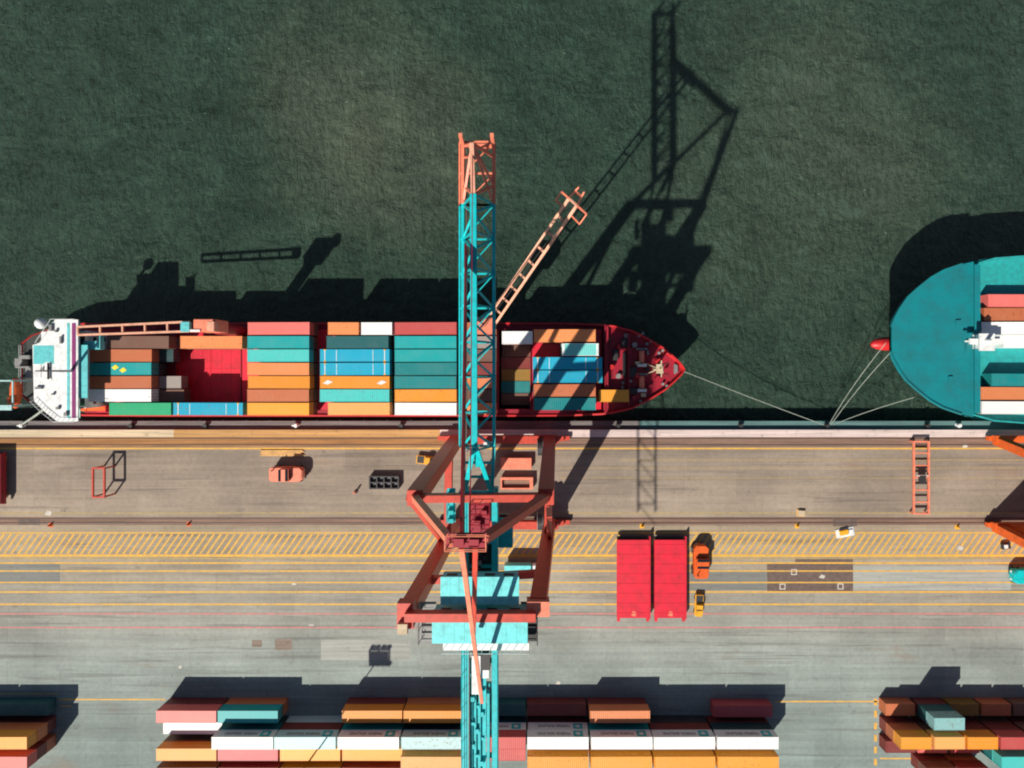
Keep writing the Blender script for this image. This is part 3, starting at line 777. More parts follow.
BAYS = {
 'S1': [(1, 106, 170, 'dark_brown', L40), (2, 89, 152, 'brown', L40), (3, 89, 152, 'teal', L40), (4, 89, 152, 'brown', L40), (5, 89, 152, 'white', L40), (6, 110, 171, 'green', L40), (2, 157, 174, 'navy', 3.0), (4, 158, 182, 'grey', 4.6), (5, 154, 184, 'dark_brown', L20)],
 'S2': [(1, 180, 242, 'salmon', L40), (6, 173, 242, 'blue', L45)],
 'S3': [(0, 247.5, 309, 'pink', L40), (1, 247.5, 309, 'teal', L40), (2, 247.5, 309, 'mint', L40), (3, 247.5, 309, 'salmon', L40), (4, 247.5, 309, 'orange', L40), (5, 247.5, 309, 'brown', L40), (6, 247.5, 309, 'amber', L40)],
 'S4': [(0, 328, 359, 'salmon', L20), (0, 362, 392, 'white', L20), (1, 325, 389, 'dark_teal', L40), (2, 320, 389, 'blue', L45), (3, 320, 389, 'blue', L45), (4, 320, 389, 'orange', L45), (5, 320, 390, 'mint', L45), (6, 328, 390, 'light_orange', L40)],
 'S5': [(0, 394.5, 457, 'rose', L40), (1, 394.5, 457, 'teal', L40), (2, 394.5, 457, 'teal', L40), (3, 394.5, 457, 'deep_teal', L40), (4, 394.5, 457, 'deep_teal', L40), (5, 394.5, 457, 'orange', L40), (6, 394.5, 457, 'white', L40)],
 'S8': [(335.5, 534, 596, 'salmon', L40), (349.5, 561, 599, 'aqua', 7.2), (363.3, 533, 603, 'blue', L45), (376.7, 533, 603, 'blue', L45), (390.5, 533, 596, 'brown', L40), (404.0, 533, 596, 'deep_teal', L40)],
}
S8ROW = ['sea-side row', 'short box row', 'upper blue row', 'lower blue row', 'second row from quay', 'quay-side row']
seen = {}
for bn, items in BAYS.items():
    for j, (row, i, x, y, col, L) in enumerate(ship_bay(bn, items, 0)):
        kind = 'short ' if L < 10 else ('long ' if L > 13 else '')
        where = SROW[i]
        lab = f"{kind}{CNAME[col]} container in {SNAME[bn]}, {where}"
        if bn == 'S8': lab = f"{kind}{CNAME[col]} container in the foremost stack by the bow, {ORD[j]} row from sea"
        if bn == 'S8' and j == 2: lab = 'long bright blue container in foremost stack, the blue one nearer the sea'
        if bn == 'S8' and j == 3: lab = 'long bright blue container in foremost stack, the blue one nearer the quay'
        low = bn == 'S1' and L < 8
        if low: p_ = U((items[j][1] + items[j][2]) / 2, ROWPY[row], ZC + 2.6); x, y = p_.x, p_.y
        o = container(x, y, ZC if low else ZC + 2.6, col, lab, L=L, group='containers on deck of the red ship')
        if bn == 'S1' and col == 'teal':
            mbl = MB()
            for ddx, ddy in ((-1.0, .35), (.55, -.2)):
                mbl.prism([(ddx - .75, ddy - .1), (ddx - .1, ddy - .55), (ddx + .75, ddy - .05), (ddx + .1, ddy + .5)], 2.575, 2.60)
            mk = mbl.build('emblem', M['logo_yellow'], o)
            o['label'] = 'teal container with two yellow diamond emblems on its roof beside the white bridge'
        if bn == 'S4' and col == 'orange':
            mk = MB()
            for sx in (-1, 1): mk.prism([(sx * 5.3 - 1.0, -.2), (sx * 5.3, -.45), (sx * 5.3 + 1.0, .1), (sx * 5.3, .45)], 2.57, 2.6)
            mk.build('roof_marking', M['white'], o)
        if col == 'blue':
            mk = MB()
            for sx in (-1, 1):
                mk.box(sx * 5.9 - .08, sx * 5.9 + .08, -1.1, 1.1, 2.565, 2.60, M['white']); mk.box(sx * 3.6 - .05, sx * 3.6 + .05, -1.1, 1.1, 2.565, 2.598, M['white'])
                for sy in (-1, 1): mk.box(sx * 5.9 - .2, sx * 5.9 + .2, sy * 1.1 - .12, sy * 1.1 + .12, 2.565, 2.605, M['yellow'])
            mk.build('roof_marking', None, o)
        if bn == 'S8' and col == 'aqua':
            o['label'] = 'short pale aqua container with white end frames in the foremost stack'
            for ch in o.children:
                if ch.name.startswith(('frame', 'door')): ch.color = (.85, .88, .88, 1)
            mk = MB()
            for sx in (-1, 1): mk.box(sx * 3.35 - .22, sx * 3.35 + .22, -1.2, 1.2, 2.56, 2.6)
            mk.build('end_frame', M['white'], o)
        if low: continue
        # box underneath
        uc = UNDER[(j * 5 + len(bn) + i) % 6]
        lu = f"{CNAME[uc]} container under the {kind}{CNAME[col]} one, {SNAME[bn]}, {where}"
        if bn == 'S8': lu = f"{CNAME[uc]} container under the {kind}{CNAME[col]} one, foremost stack, {ORD[j]} row from the sea"
        container(x, y, ZC, uc, lu, L=L, group='containers on deck of the red ship')
for px0, px1, py, col, L, zt, lab in (
    (503, 531, 337.5, 'white', L20, 8.6, 'short white container alone in half empty bay right of the crane boom'),
    (501, 531, 375, 'olive', L20, .2, 'short brownish yellow container low in the open hatch under boom shadow'),
    (501, 531, 387, 'deep_teal', L20, .2, 'short deep teal container low in the open hatch under boom shadow'),
    (501, 531, 399, 'dark_brown', L20, .2, 'short dark brown container low in the open hatch beside the deep teal one'),
    (501, 531, 351, 'dark_brown', L20, .15, 'short dark brown container low in the open hatch beside the white one'),
    (501, 531, 363, 'maroon', L20, .1, 'short maroon container low in the open hatch beside the brownish yellow one')):
    p = U((px0 + px1) / 2, py, zt)
    container(p.x, p.y, zt - 2.6, col, lab, L=L, group='containers in the open hatch')
p = U(517, 337.5, 8.6)
container(p.x, p.y, 3.4, 'dark_brown', 'short dark brown container under the white one right of the boom', L=L20, group='containers in the open hatch')
container(p.x, p.y, .8, 'maroon', 'short maroon container second under the white one right of the boom', L=L20, group='containers in the open hatch')
container(p.x, p.y, -1.8, 'grey', 'short grey container at the foot of the white one right of the boom', L=L20, group='containers in the open hatch')
for k, (px, col) in enumerate(((479, 'brown'),)):
    for r in range(7):
        p = U(px, ROWPY[r], 6); container(p.x + .5, p.y, ZC, ['brown', 'grey', 'dark_brown', 'maroon', 'rust', 'dark_brown', 'salmon'][r], f"{CNAME[['brown', 'grey', 'dark_brown', 'maroon', 'rust', 'dark_brown', 'salmon'][r]]} short container right under the boom, {SROW[r]}", L=L20, group='containers under the boom')
p = U(614, 396, 6.4)
container(p.x, p.y, 3.8, 'amber', 'amber short container standing alone on the foredeck behind the winches', L=L20)
p = U(374 / 1, 0, 8); 

# ------------------------------------------------------------------ second ship (teal)
SHIP2 = thing('container_ship', 'large teal container ship, its bow entering at the frame edge', 'ship', (110, 6.2, -4))
k2 = (H - 12) / F
pr2 = [(69.5, 0.3), (69.5, 2.35), (70.2, 4.15), (71.3, 6.15), (72.7, 8.15), (74.7, 9.95), (77.2, 11.95), (79.7, 13.35), (83.2, 14.55), (86.7, 15.35), (90.7, 15.9), (96.7, 16.35), (105.7, 16.5), (219.7, 16.5)]
w2 = [(80.5, .1), (81, .4), (82, .9), (83.5, 1.6), (85, 2.4), (87, 3.6), (89.5, 5.0), (92, 6.4), (95, 8.2), (98, 9.8), (102, 11.6), (106, 13), (113, 14.6), (221, 15.7)]
Y2 = 6.3
sp(hull(pr2, w2, Y2, lambda x: 12.0 if x < 86.4 else 10.4, -4.6, M['ship_teal']), 'hull', parent=SHIP2)
def deckpoly2(inset, x0, x1):
    return deckpoly(pr2, Y2, inset, x0, x1)
mb = MB(); mb.prism(deckpoly2(.18, 69.9, 85.6), 11.2, 11.9); sp(mb, 'foredeck', M['ship_teal'], parent=SHIP2)
mb = MB()
for k in range(5): x = 73.2 + k * 2.6; hw = 4.5 + k * 2.1; mb.box(x, x + .06, Y2 - hw, Y2 + hw, 11.9, 11.925)
for k in range(-2, 3): mb.box(72.5 + abs(k) * 1.6, 85.4, Y2 + k * 4.1, Y2 + k * 4.1 + .06, 11.9, 11.92)
sp(mb, 'plate_seams', M['ship_teal'], parent=SHIP2)
for x, y, w_, h_ in ((82.5, 3.2, 1.0, 1.0), (81.0, -7.5, .8, .8), (84.2, -1.2, .5, 2.2)):
    sp(MB().box(x - w_ / 2, x + w_ / 2, Y2 + y - h_ / 2, Y2 + y + h_ / 2, 11.9, 12.25), 'deck_hatch', M['ship_teal'], parent=SHIP2, bevel=.05)
sp(rim([p for p in pr2 if p[0] < 86], Y2, lambda x: 12.15, .3, .5, 60), 'bulwark', M['ship_teal'], parent=SHIP2)
mb = MB(); mb.prism(deckpoly2(.2, 86.0, 219), 8.6, 9.0); sp(mb, 'main_deck', M['ship_teal_light'], parent=SHIP2)
mb = MB(); mb.box(85.55, 86.1, Y2 - 14.2, Y2 + 14.2, 9, 12.6); mb.box(85.2, 86.3, Y2 - 14.2, Y2 + 14.2, 12.6, 12.7); sp(mb, 'breakwater', M['ship_teal'], parent=SHIP2)
sp(rim([(86.2, 14.6)] + pr2[10:], Y2, lambda x: 10.5, .25, 1.3, 60), 'bulwark', M['ship_teal_light'], parent=SHIP2)
mb = MB()
for k in range(9):
    y = Y2 - 13 + k * 3.2; mb.box(86.5, 88.0, y - .1, y + .1, 9, 10.6)
mb.box(86.4, 88, Y2 + 9.5, Y2 + 13, 9, 10.2); sp(mb, 'deck_stanchion', M['ship_teal_light'], parent=SHIP2)
p = U(987, 341, 16); mb = MB()
mb.cyl((p.x, p.y, 9), (p.x, p.y, 17.5), .55, 12, M['white'], .35); mb.box(p.x - 2.4, p.x + 3.4, p.y - .5, p.y + .5, 14.6, 14.9, M['white']); mb.box(p.x - 1.2, p.x + 1.6, p.y - 1.8, p.y + 1.4, 15.5, 15.8, M['white'])
mb.box(p.x + .2, p.x + 1.6, p.y - 1.3, p.y + 1.4, 12.0, 14.6, M['white']); mb.beam((p.x + 4, p.y + .6, 9), (p.x, p.y, 15), .3, .3, M['white']); mb.beam((p.x - 2.6, p.y, 14.75), (p.x - 3.2, p.y, 14.9), .3, .3, M['white'])
mb.box(p.x + 1.6, p.x + 4.6, p.y - .4, p.y + 1.0, 13.6, 14.0, M['white'])
sp(mb, 'foremast', parent=SHIP2)
# bulbous bow, red underwater paint with white marking
c = U(882, 343, -3.2); mb = MB()
mb.ball((c.x + 1.5, c.y - .2, -4.5), 1.5, M['hull_red'], 14, 9, (2.6, 1.0, 1.1))
mb.ball((c.x + 2.6, c.y + .3, -3.7), .8, M['white'], 10, 7, (1.8, .7, .9))
sp(mb, 'bulbous_bow', smooth=True, parent=SHIP2)
S2 = [(300.5, 990, 'pink', 'pink'), (314, 986, 'brown', 'reddish brown'), (328, 984, 'white', 'white'), (341, 1006, 'white', 'white'), (380, 994, 'deep_teal', 'deep teal'), (393.5, 983, 'rust', 'rust orange'), (408, 984, 'white', 'white')]
S2L = ['pink container nearest the open sea on the big teal ship', 'reddish brown container beside the pink one on the big teal ship', 'white container beside the reddish brown one on the big teal ship',
       'white container half behind the white foremast on the big teal ship', 'deep teal container beside the orange one on the big teal ship', 'rust orange container beside the white quay-side one on the big teal ship', 'white container nearest the quay on the big teal ship']
for (py, px, col, _), lab in zip(S2, S2L):
    p = U(px, py, 12.2); container(p.x + 6.1, p.y, 9.05, col, lab, group='containers on the teal ship')

# ------------------------------------------------------------------ quay crane
CR = thing('container_crane', 'tall red quay crane with teal lattice boom reaching over the red ship', 'crane', (-5.1, -22.6, 0))
def cp(mb, name, mat=None, parent=None, **k):
    o = mb.build(name, mat, None, **k); o.parent = parent or CR
    o.matrix_parent_inverse = Matrix.Translation(CR.location).inverted()
    return o
WL, WR = Vector((-14.8, -13.9, 0)), Vector((4.65, -13.9, 0))
WLT, WRT = U(415, 498, 57), U(546, 497, 57)
LL, LR = Vector((-14.8, -31.5, 0)), Vector((4.65, -31.5, 0))
LLT, LRT = U(405, 617, 59), U(538, 606, 59)
at = lambda a, b_, z: a.lerp(b_, z / b_.z)
for a, b_ in ((WL, WLT), (WR, WRT), (LL, LLT), (LR, LRT)):
    mb = MB(); p = at(a, b_, 3.4); mb.beam(p, b_, 2.3, 2.1, None, 1.9, 1.9, up=(0, 1, 0)); cp(mb, 'leg', M['crane_red'], bevel=.04)
for a, b_ in ((WL, WR), (LL, LR)):
    mb = MB(); mb.box(a.x - 1.6, b_.x + 1.6, a.y - .8, a.y + .8, 2.0, 3.9); cp(mb, 'sill_beam', M['crane_red'], bevel=.04)
    for x in (a.x - .2, b_.x + .2):
        mb = MB()
        for o_ in (-2.2, 2.2):
            mb.box(x + o_ - 1.7, x + o_ + 1.7, a.y - .45, a.y + .45, .55, 1.25, M['crane_red'])
            for w_ in (-1.1, 1.1): mb.cyl((x + o_ + w_, a.y - .25, .45), (x + o_ + w_, a.y + .25, .45), .4, 14, M['dark'])
        mb.box(x - 2.6, x + 2.6, a.y - .5, a.y + .5, 1.25, 2.0, M['crane_red'])
        cp(mb, 'bogie')
for a, at_, b_, bt in ((WL, WLT, LL, LLT), (WR, WRT, LR, LRT)):
    mb = MB(); mb.beam(at(a, at_, 18), at(b_, bt, 18), 1.3, 1.7); cp(mb, 'tie_beam', M['crane_red'])
    o_ = Vector((-.75 if a.x < 0 else .35, 0, 0)); mb = MB(); mb.beam(at(a, at_, 56.5) + o_, at(b_, bt, 19.5) + o_, .75, .8); cp(mb, 'diagonal_brace', M['crane_red'])
    mb = MB(); mb.beam(at(a, at_, 60.2), at(b_, bt, 58.2), .5, .8); cp(mb, 'top_tie', M['crane_red']) if False else None
mb = MB(); mb.beam(WLT, WRT + Vector((.3, 0, 0)), .85, 1.7); cp(mb, 'portal_beam', M['crane_red'])
mb = MB(); mb.beam(Vector((LLT.x + .3, (LLT.y + LRT.y) / 2, 60.3)), Vector((LRT.x - .3, (LLT.y + LRT.y) / 2, 60.3)), .95, 1.3); cp(mb, 'portal_beam', M['crane_red'])
mb = MB(); mb.box(LLT.x - .75, LLT.x + 1.1, LLT.y - 1.0, LLT.y + 1.9, 58.2, 59.9, M['crane_red']); mb.box(LLT.x - .55, LLT.x + .55, LLT.y - 1.35, LLT.y - .2, 59.9, 60.6, M['cope_cream']); cp(mb, 'leg_cap')  # cream block paints the sunlit top of this cap
mb = MB(); mb.box(LRT.x - 1.3, LRT.x + 1.3, LRT.y - .9, LRT.y + .8, 58.2, 59.9, M['crane_pale_lit']); cp(mb, 'leg_cap')  # cap coloured paler to paint the sun on it
c0, c1 = U(470, 503, 57.4), U(490, 533, 57.4)
mb = MB(); mb.box(c0.x, c1.x, c1.y, c0.y, 57.25, 57.4)
for k in range(4):
    y = c1.y + (c0.y - c1.y) * k / 3
    for zz in (57.95, 58.5): mb.tube([(c0.x, y, zz), (c1.x, y, zz)], .045, 4)
    for x in (c0.x, (c0.x + c1.x) / 2, c1.x): mb.tube([(x, y, 57.4), (x, y, 58.5)], .045, 4)
for x in (c0.x, c1.x): mb.tube([(x, c0.y, 58.5), (x, c1.y, 58.5)], .045, 4)
mb.box(c0.x + .5, c0.x + 1.3, c1.y + .5, c1.y + 1.6, 57.4, 58.2); mb.box(c0.x + 1.5, c0.x + 2.0, c1.y + 2.0, c1.y + 2.8, 57.4, 58.0)
cp(mb, 'maintenance_platform', M['ship_red'])
mb = MB(); x_ = WR.x - 2.2
for k in range(2):
    cy_ = -15.2 + k * -15.0; mb.cyl((x_ - .5, cy_, 5.6), (x_ + .5, cy_, 5.6), 1.7, 20, M['dark']); mb.cyl((x_ - .6, cy_, 5.6), (x_ - .5, cy_, 5.6), 1.9, 20, M['grey']); mb.cyl((x_ + .5, cy_, 5.6), (x_ + .6, cy_, 5.6), 1.9, 20, M['grey'])
cp(mb, 'cable_reel')
for k, (x0, y0, w_, l_, h_) in enumerate(((-13.6, -15.0, 1.4, 2.4, 2.2), (-13.2, -30.8, 2.2, 1.2, 2.0), (-9.0, -14.6, 1.8, .9, 1.6))):
    cp(MB().box(x0, x0 + w_, y0 - l_ / 2, y0 + l_ / 2, 3.92, 3.92 + h_), 'control_cabinet', M[['grey', 'crane_teal', 'white'][k]], bevel=.05)
mb = MB(); mb.beam(at(LL, LLT, 44), at(LR, LRT, 44), .9, 1.2); cp(mb, 'portal_beam', M['crane_red'])
# apex
AP = U(466, 541, 79.6)
mb = MB(); mb.beam(WLT, AP + Vector((-1.1, -.2, 0)), .8, .8, M['crane_pale_lit'], .6, .6); cp(mb, 'apex_leg')  # left leg coloured in the sunlit tone, unlike the right one
mb = MB(); mb.beam(WRT, AP + Vector((1.5, .2, 0)), .95, .95, M['crane_red'], .7, .7); cp(mb, 'apex_leg')
mb = MB()
mb.box(AP.x - 1.6, AP.x + 1.7, AP.y - .55, AP.y + .65, 79.4, 79.6)
mb.box(AP.x - .9, AP.x - .1, AP.y - .2, AP.y + .4, 79.6, 80.5); mb.box(AP.x + .3, AP.x + 1.1, AP.y - .3, AP.y + .3, 79.6, 80.3)
cp(mb, 'apex_platform', M['ship_red'])
mb = MB()
for a, b_ in (((-1.6, -.55), (1.7, -.55)), ((-1.6, .65), (1.7, .65)), ((-1.6, -.55), (-1.6, .65)), ((1.7, -.55), (1.7, .65))):
    for zz in (80.15, 80.65): mb.tube([(AP.x + a[0], AP.y + a[1], zz), (AP.x + b_[0], AP.y + b_[1], zz)], .045, 5)
    mb.tube([(AP.x + a[0], AP.y + a[1], 79.6), (AP.x + a[0], AP.y + a[1], 80.65)], .045, 5)
cp(mb, 'handrail', M['crane_pale_lit'])
mb = MB(); e1 = U(482, 702, 57.5); mb.beam(U(461.5, 547, 79.5), e1, .42, .42, M['crane_pale_lit'], .36, .36); cp(mb, 'backstay')
mb = MB(); mb.beam(U(475.5, 547, 79.5), U(473.5, 641, 61.5), .42, .42, M['crane_red'], .42, .42); cp(mb, 'backstay')
# boom lattice truss
ZL, ZT = 53.0, 57.4
xl, xr, xt = U(463, 0, ZL).x, U(494, 0, ZL).x, U(476.5, 0, ZT).x
yl = lambda py: U(0, py, ZL).y
PY0, PY1, ZB0, ZB1 = 446, 142, 56.0, 56.0
def bpt(px, t, dz=0.0):
    """point of the boom at fraction t from hinge to tip, dz above the bottom chord plane"""
    zb = ZB0 + (ZB1 - ZB0) * t
    y = U(0, PY0, ZB0).y * (1 - t) + U(0, PY1, ZB1).y * t
    x = U(px, 0, ZB0).x * (1 - t) + U(px, 0, ZB1).x * t
    return Vector((x, y, zb + dz))
def tof(py):
    lo, hi = -.2, 1.1
    for _ in range(40):
        t = (lo + hi) / 2; p = bpt(478, t); q = NY - p.y * F / (H - p.z)
        if q > py: lo = t
        else: hi = t
    return lo
DT = 4.4
def truss(t0, t1, n, mat, top=True):
    mb = MB(); ts = [t0 + (t1 - t0) * k / n for k in range(n + 1)]
    for px in (463, 494): mb.beam(bpt(px, t0), bpt(px, t1), .36, 1.15, mat)
    mb.beam(bpt(459.3, t0, -.3), bpt(459.3, t1, -.3), .18, .25, mat)
    mb.beam(bpt(466.5, t0, .2), bpt(466.5, t1, .2), .16, .2, M['rail'])
    for k, t in enumerate(ts):
        mb.beam(bpt(459.3, t), bpt(494, t), .22, .22, mat)
        if top: mb.beam(bpt(477, t, DT), bpt(494, t), .2, .2, mat); mb.beam(bpt(477, t, DT), bpt(463, t), .2, .2, mat)
        if k < n:
            tm = (t + ts[k + 1]) / 2
            if top:
                for px in (463, 494):
                    mb.beam(bpt(px, t), bpt(477, tm, DT), .26, .26, mat); mb.beam(bpt(px, ts[k + 1]), bpt(477, tm, DT), .26, .26, mat)
            mb.beam(bpt(463, t, -.1), bpt(494, ts[k + 1], -.1), .14, .14, mat)
    return mb
to = tof(205)
cp(truss(0, to, 7, M['crane_teal']), 'boom')
t57, t46, t86, t70 = tof(157), tof(146), tof(186), tof(170)
mb = truss(to, 1.0, 2, M['crane_pale_lit'], top=False)
mb.beam(bpt(476.5, to, DT), bpt(475, t57, DT), .5, .5, M['jib'])
for px in (463, 494): mb.beam(bpt(px, to), bpt(475.5, t57, DT), .28, .28); mb.beam(bpt(px, t86), bpt(476.5, to, DT), .28, .28)
mb.beam(bpt(463, t57), bpt(475.5, t70, DT), .22, .22); mb.beam(bpt(494, t57), bpt(475.5, t57, DT), .28, .28); mb.beam(bpt(463, t46), bpt(475.5, t57, DT), .28, .28); mb.beam(bpt(494, t86), bpt(475.5, t57, DT), .28, .28)
mb.beam(bpt(463, t46), bpt(494, t46), .42, .42)
for px in (463.5, 493.5): mb.beam(bpt(px, t46, -.2), bpt(px, t46, 3.5), .42, .42)
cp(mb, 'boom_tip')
mb = MB(); mb.beam(bpt(477.5, tof(440), DT), bpt(476.5, to, DT), .72, .7); cp(mb, 'boom_chord', M['crane_teal'])
# A-shaped hinge end of the boom
mb = MB(); yh = yl(492); tp = bpt(478, tof(440), DT)
for x, px in ((xl + .25, 463), (xr - .25, 494)):
    mb.beam(tp, (x, yh, ZL + .6), .5, .6)
    mb.beam(bpt(px, 0), (x, yh, ZL), .4, .6)
mb.beam(tp, (xt, yl(462), ZT - 1.6), .5, .5)
for py in (462, 476): mb.beam((xl, yl(py), ZL + .5), (xr, yl(py), ZL + .5), .3, .35)
cp(mb, 'boom_hinge', M['crane_teal'])
mb = MB()
mb.beam(U(462, 540, 79.5), bpt(470, tof(256), DT), .16, 1.7)
mb.beam(U(470, 540, 79.5), bpt(476, tof(165), DT), .09, .09)
cp(mb, 'forestay', M['ship_red'])
# landside girder: two slender box girders with a service deck, an open lattice tail behind
mb = MB(); yg0, yg1 = yl(488), -52
for x, hw in ((xl + .32, .42), (xr + .12, .38)): mb.box(x - hw, x + hw, yg1, yg0, ZL - 1.4, ZL + .45)
for k in range(12):
    y = yg0 - 1 - k * 3.0
    mb.box(xl + .76, xr - .28, y - .2, y + .2, ZL - 1.2, ZL - .6)
cp(mb, 'girder', M['crane_teal'])
mb = MB()
for x in (xl + .32, xr + .12): mb.box(x - .13, x + .13, -74, yg1 - .003, ZL - .45, ZL - .1)
for k in range(5):
    y = yg1 - 2 - k * 4.6; mb.beam((xl + .32, y, ZL - .3), (xr + .12, y, ZL - .3), .16, .16); mb.beam((xl + .32, y, ZL - .3), (xr + .12, y - 4.4, ZL - .3), .12, .12)
cp(mb, 'girder_tail', M['crane_teal'])
mb = MB(); mb.box(xl + .85, xr - 1.0, yg1, yl(660), ZL - .35, ZL - .1); mb.box(xr - .85, xr - .5, yg1, yl(690), ZL - .1, ZL + .9); 
for x_ in (xl + 1.1, xl + 1.55, xl + 2.1): mb.box(x_, x_ + .12, yg1, yl(672), ZL - .098, ZL + .06 + .1 * (x_ - xl))
for k in range(14):
    y_ = yl(676) - k * 1.0; mb.box(xl + .95 + (k % 3) * .6, xl + 1.5 + (k % 3) * .55, y_, y_ + .35 + .2 * (k % 2), ZL - .098, ZL + .1 + .12 * (k % 4))
cp(mb, 'girder_deck', M['crane_teal'])
mb = MB(); mb.box(xl + .85, xr - .6, yl(655), yl(500), ZL - 1.0, ZL - .9, M['dark'])  # dark sheet paints the shade between the girders
for k in range(14):
    y = yl(502) - k * .75; x = random.uniform(xl + 1, xr - 1.2); mb.box(x, x + random.uniform(.3, .9), y - .5, y, ZL - .9, ZL - .2 + random.random() * .5, M[random.choice(['dark', 'dark', 'crane_teal', 'grey', 'ship_red'])])
cp(mb, 'shade_sheet_and_machinery')
c0, c1 = U(447, 489, ZL), U(455, 523, ZL); mb = MB(); mb.box(c0.x, c1.x, c1.y, c0.y, ZL - .6, ZL - .5)
for k in range(4): mb.box(c0.x + .1, c1.x - .2, c1.y + k * 1.1, c1.y + k * 1.1 + .5, ZL - .5, ZL + .1 + .2 * (k % 2))
for zz in (0, .5): mb.tube([(c0.x, c0.y, ZL + zz), (c0.x, c1.y, ZL + zz)], .05, 4)
cp(mb, 'side_platform', M['crane_teal'])
mb = MB()
for x in (xl - .05, xr + .48):
    for zz in (.95, 1.4): mb.tube([(x, yg1, ZL + zz), (x, yg0, ZL + zz)], .04, 4)
    for k in range(18): mb.tube([(x, yg0 - k * 2.1, ZL + .4), (x, yg0 - k * 2.1, ZL + 1.4)], .035, 4)
cp(mb, 'handrail', M['crane_teal'])
mb = MB(); mb.beam((xl + .82, yg1, ZL + .62), (xl + .82, yg0, ZL + .62), .12, .16); cp(mb, 'trolley_rail', M['rail'])
# machinery houses
def house(px0, px1, py0, py1, zr, zb, name):
    a, b_ = U(px0, py0, zr), U(px1, py1, zr)
    mb = MB(); mb.box(a.x, b_.x, b_.y, a.y, zb, zr - .12); w = cp(mb, name, M['house_teal'])
    mb = MB(); mb.box(a.x - .12, b_.x + .12, b_.y - .12, a.y + .12, zr - .12, zr)
    n = 9
    for k in range(1, n): x = a.x + (b_.x - a.x) * k / n; mb.box(x - .03, x + .03, b_.y, a.y, zr, zr + .03)
    r = mb.build('roof', M['house_teal']); r.parent = w; r.matrix_parent_inverse = Matrix.Identity(4)
    mb = MB()
    for k in range(4): x = a.x + (b_.x - a.x) * (k + .5) / 4; mb.box(x - .6, x + .6, a.y - .02, a.y + .03, zr - 1.6, zr - .8)
    v = mb.build('louvre', M['dark']); v.parent = w; v.matrix_parent_inverse = Matrix.Identity(4)
house(441.5, 518, 578, 603.5, 59.3, 56.9, 'machinery_house')
house(433, 526.5, 613.5, 642.5, 60.3, 57.4, 'machinery_house')
a, b_ = U(443, 643, 57), U(529, 647, 57); mb = MB(); mb.box(a.x, b_.x, b_.y - .4, a.y, 56.8, 57)
for k in range(12):
    x = a.x + (b_.x - a.x) * k / 11; mb.tube([(x, b_.y - .35, 57), (x, b_.y - .35, 58)], .04, 4)
mb.tube([(a.x, b_.y - .35, 58), (b_.x, b_.y - .35, 58)], .05, 4); cp(mb, 'service_platform', M['white'])
# platforms and stairs at both house ends
for px, sg in ((529, 1), (427, -1)):
    c = U(px, 624, 56); mb = MB()
    mb.box(c.x - 1.0, c.x + 1.0, c.y - 2.4, c.y + 2.4, 55.2, 55.3)
    for yy in (-2.4, -.8, .8, 2.4):
        mb.tube([(c.x + sg * 1.0, c.y + yy, 55.3), (c.x + sg * 1.0, c.y + yy, 56.4)], .05, 4)
    for zz in (55.8, 56.4): mb.tube([(c.x + sg, c.y - 2.4, zz), (c.x + sg, c.y + 2.4, zz)], .05, 4)
    for k in range(6): mb.box(c.x - .8, c.x + .8, c.y - 2.3 + k * .8, c.y - 2.1 + k * .8, 55.3 + .1 * k, 55.4 + .1 * k)
    cp(mb, 'end_platform', M['grey'] if sg < 0 else M['dark'])
# rear end gear on girder
mb = MB(); c = U(480, 672, 53); mb.box(c.x - 1.0, c.x + .1, c.y - 2.6, c.y + 2.2, 52, 53.4, M['white']); mb.box(c.x + .2, c.x + 1.3, c.y + .6, c.y + 2.6, 52, 53.8, M['dark']); mb.box(c.x + .1, c.x + 1.1, c.y - .8, c.y + .4, 52, 53.0, M['white'])
mb.box(c.x - 1.4, c.x - .2, c.y - 3.9, c.y - 2.8, 52, 52.9, M['brown'] if 'brown' in M else M['salmon']); mb.box(c.x + .1, c.x + .9, c.y - 4.0, c.y - 3.2, 52, 52.8, M['yellow'])
cp(mb, 'hoist_gear')
# elevator / electrical room below right, trolley and cab
mb = MB(); c = U(505, 535, 50); mb.box(c.x - .9, c.x + 1.0, c.y - 1.6, c.y + 2.2, 47.5, 50.2, M['crane_teal']); mb.box(c.x - .8, c.x + .9, c.y + 2.2, c.y + 2.26, 48.2, 49.6, M['glass']); cp(mb, 'operator_cabin')
mb = MB(); c = U(479, 560, 52); mb.box(xl - .1, xr + .3, c.y - 2.2, c.y + 2.2, 50.2, 50.6, M['dark'])
for sx in (-1, 1):
    for sy in (-1, 1): mb.cyl((c.x + sx * 1.9, c.y + sy * 1.5, 50.9), (c.x + sx * 1.9 + .2, c.y + sy * 1.5, 50.9), .35, 10, M['grey'])
mb.cyl((c.x - 1, c.y, 51), (c.x + 1, c.y, 51), .45, 12, M['grey']); cp(mb, 'trolley')
mb = MB(); z_ = 30
c = U(480, 478, 50)
mb = MB()
for py in (500, 506):
    a_ = U(440, py, 58); b2 = U(492, py, 58)
mb.beam((xl, -14.6, 56), (xr, -14.6, 56), .6, .9); mb.beam((xl, -14.6, 56), (xl, -14.6, ZL), .4, .4); mb.beam((xr, -14.6, 56), (xr, -14.6, ZL), .4, .4)
for x in (xl, xr): mb.beam((x, -15.0, 56.5), (x, -15.0, ZL + .5), .5, .5)
for x in (xl, xr): mb.beam((x, (LLT.y + LRT.y) / 2, 60), (x, (LLT.y + LRT.y) / 2, ZL + .4), .5, .5)
cp(mb, 'girder_hanger', M['crane_teal'])

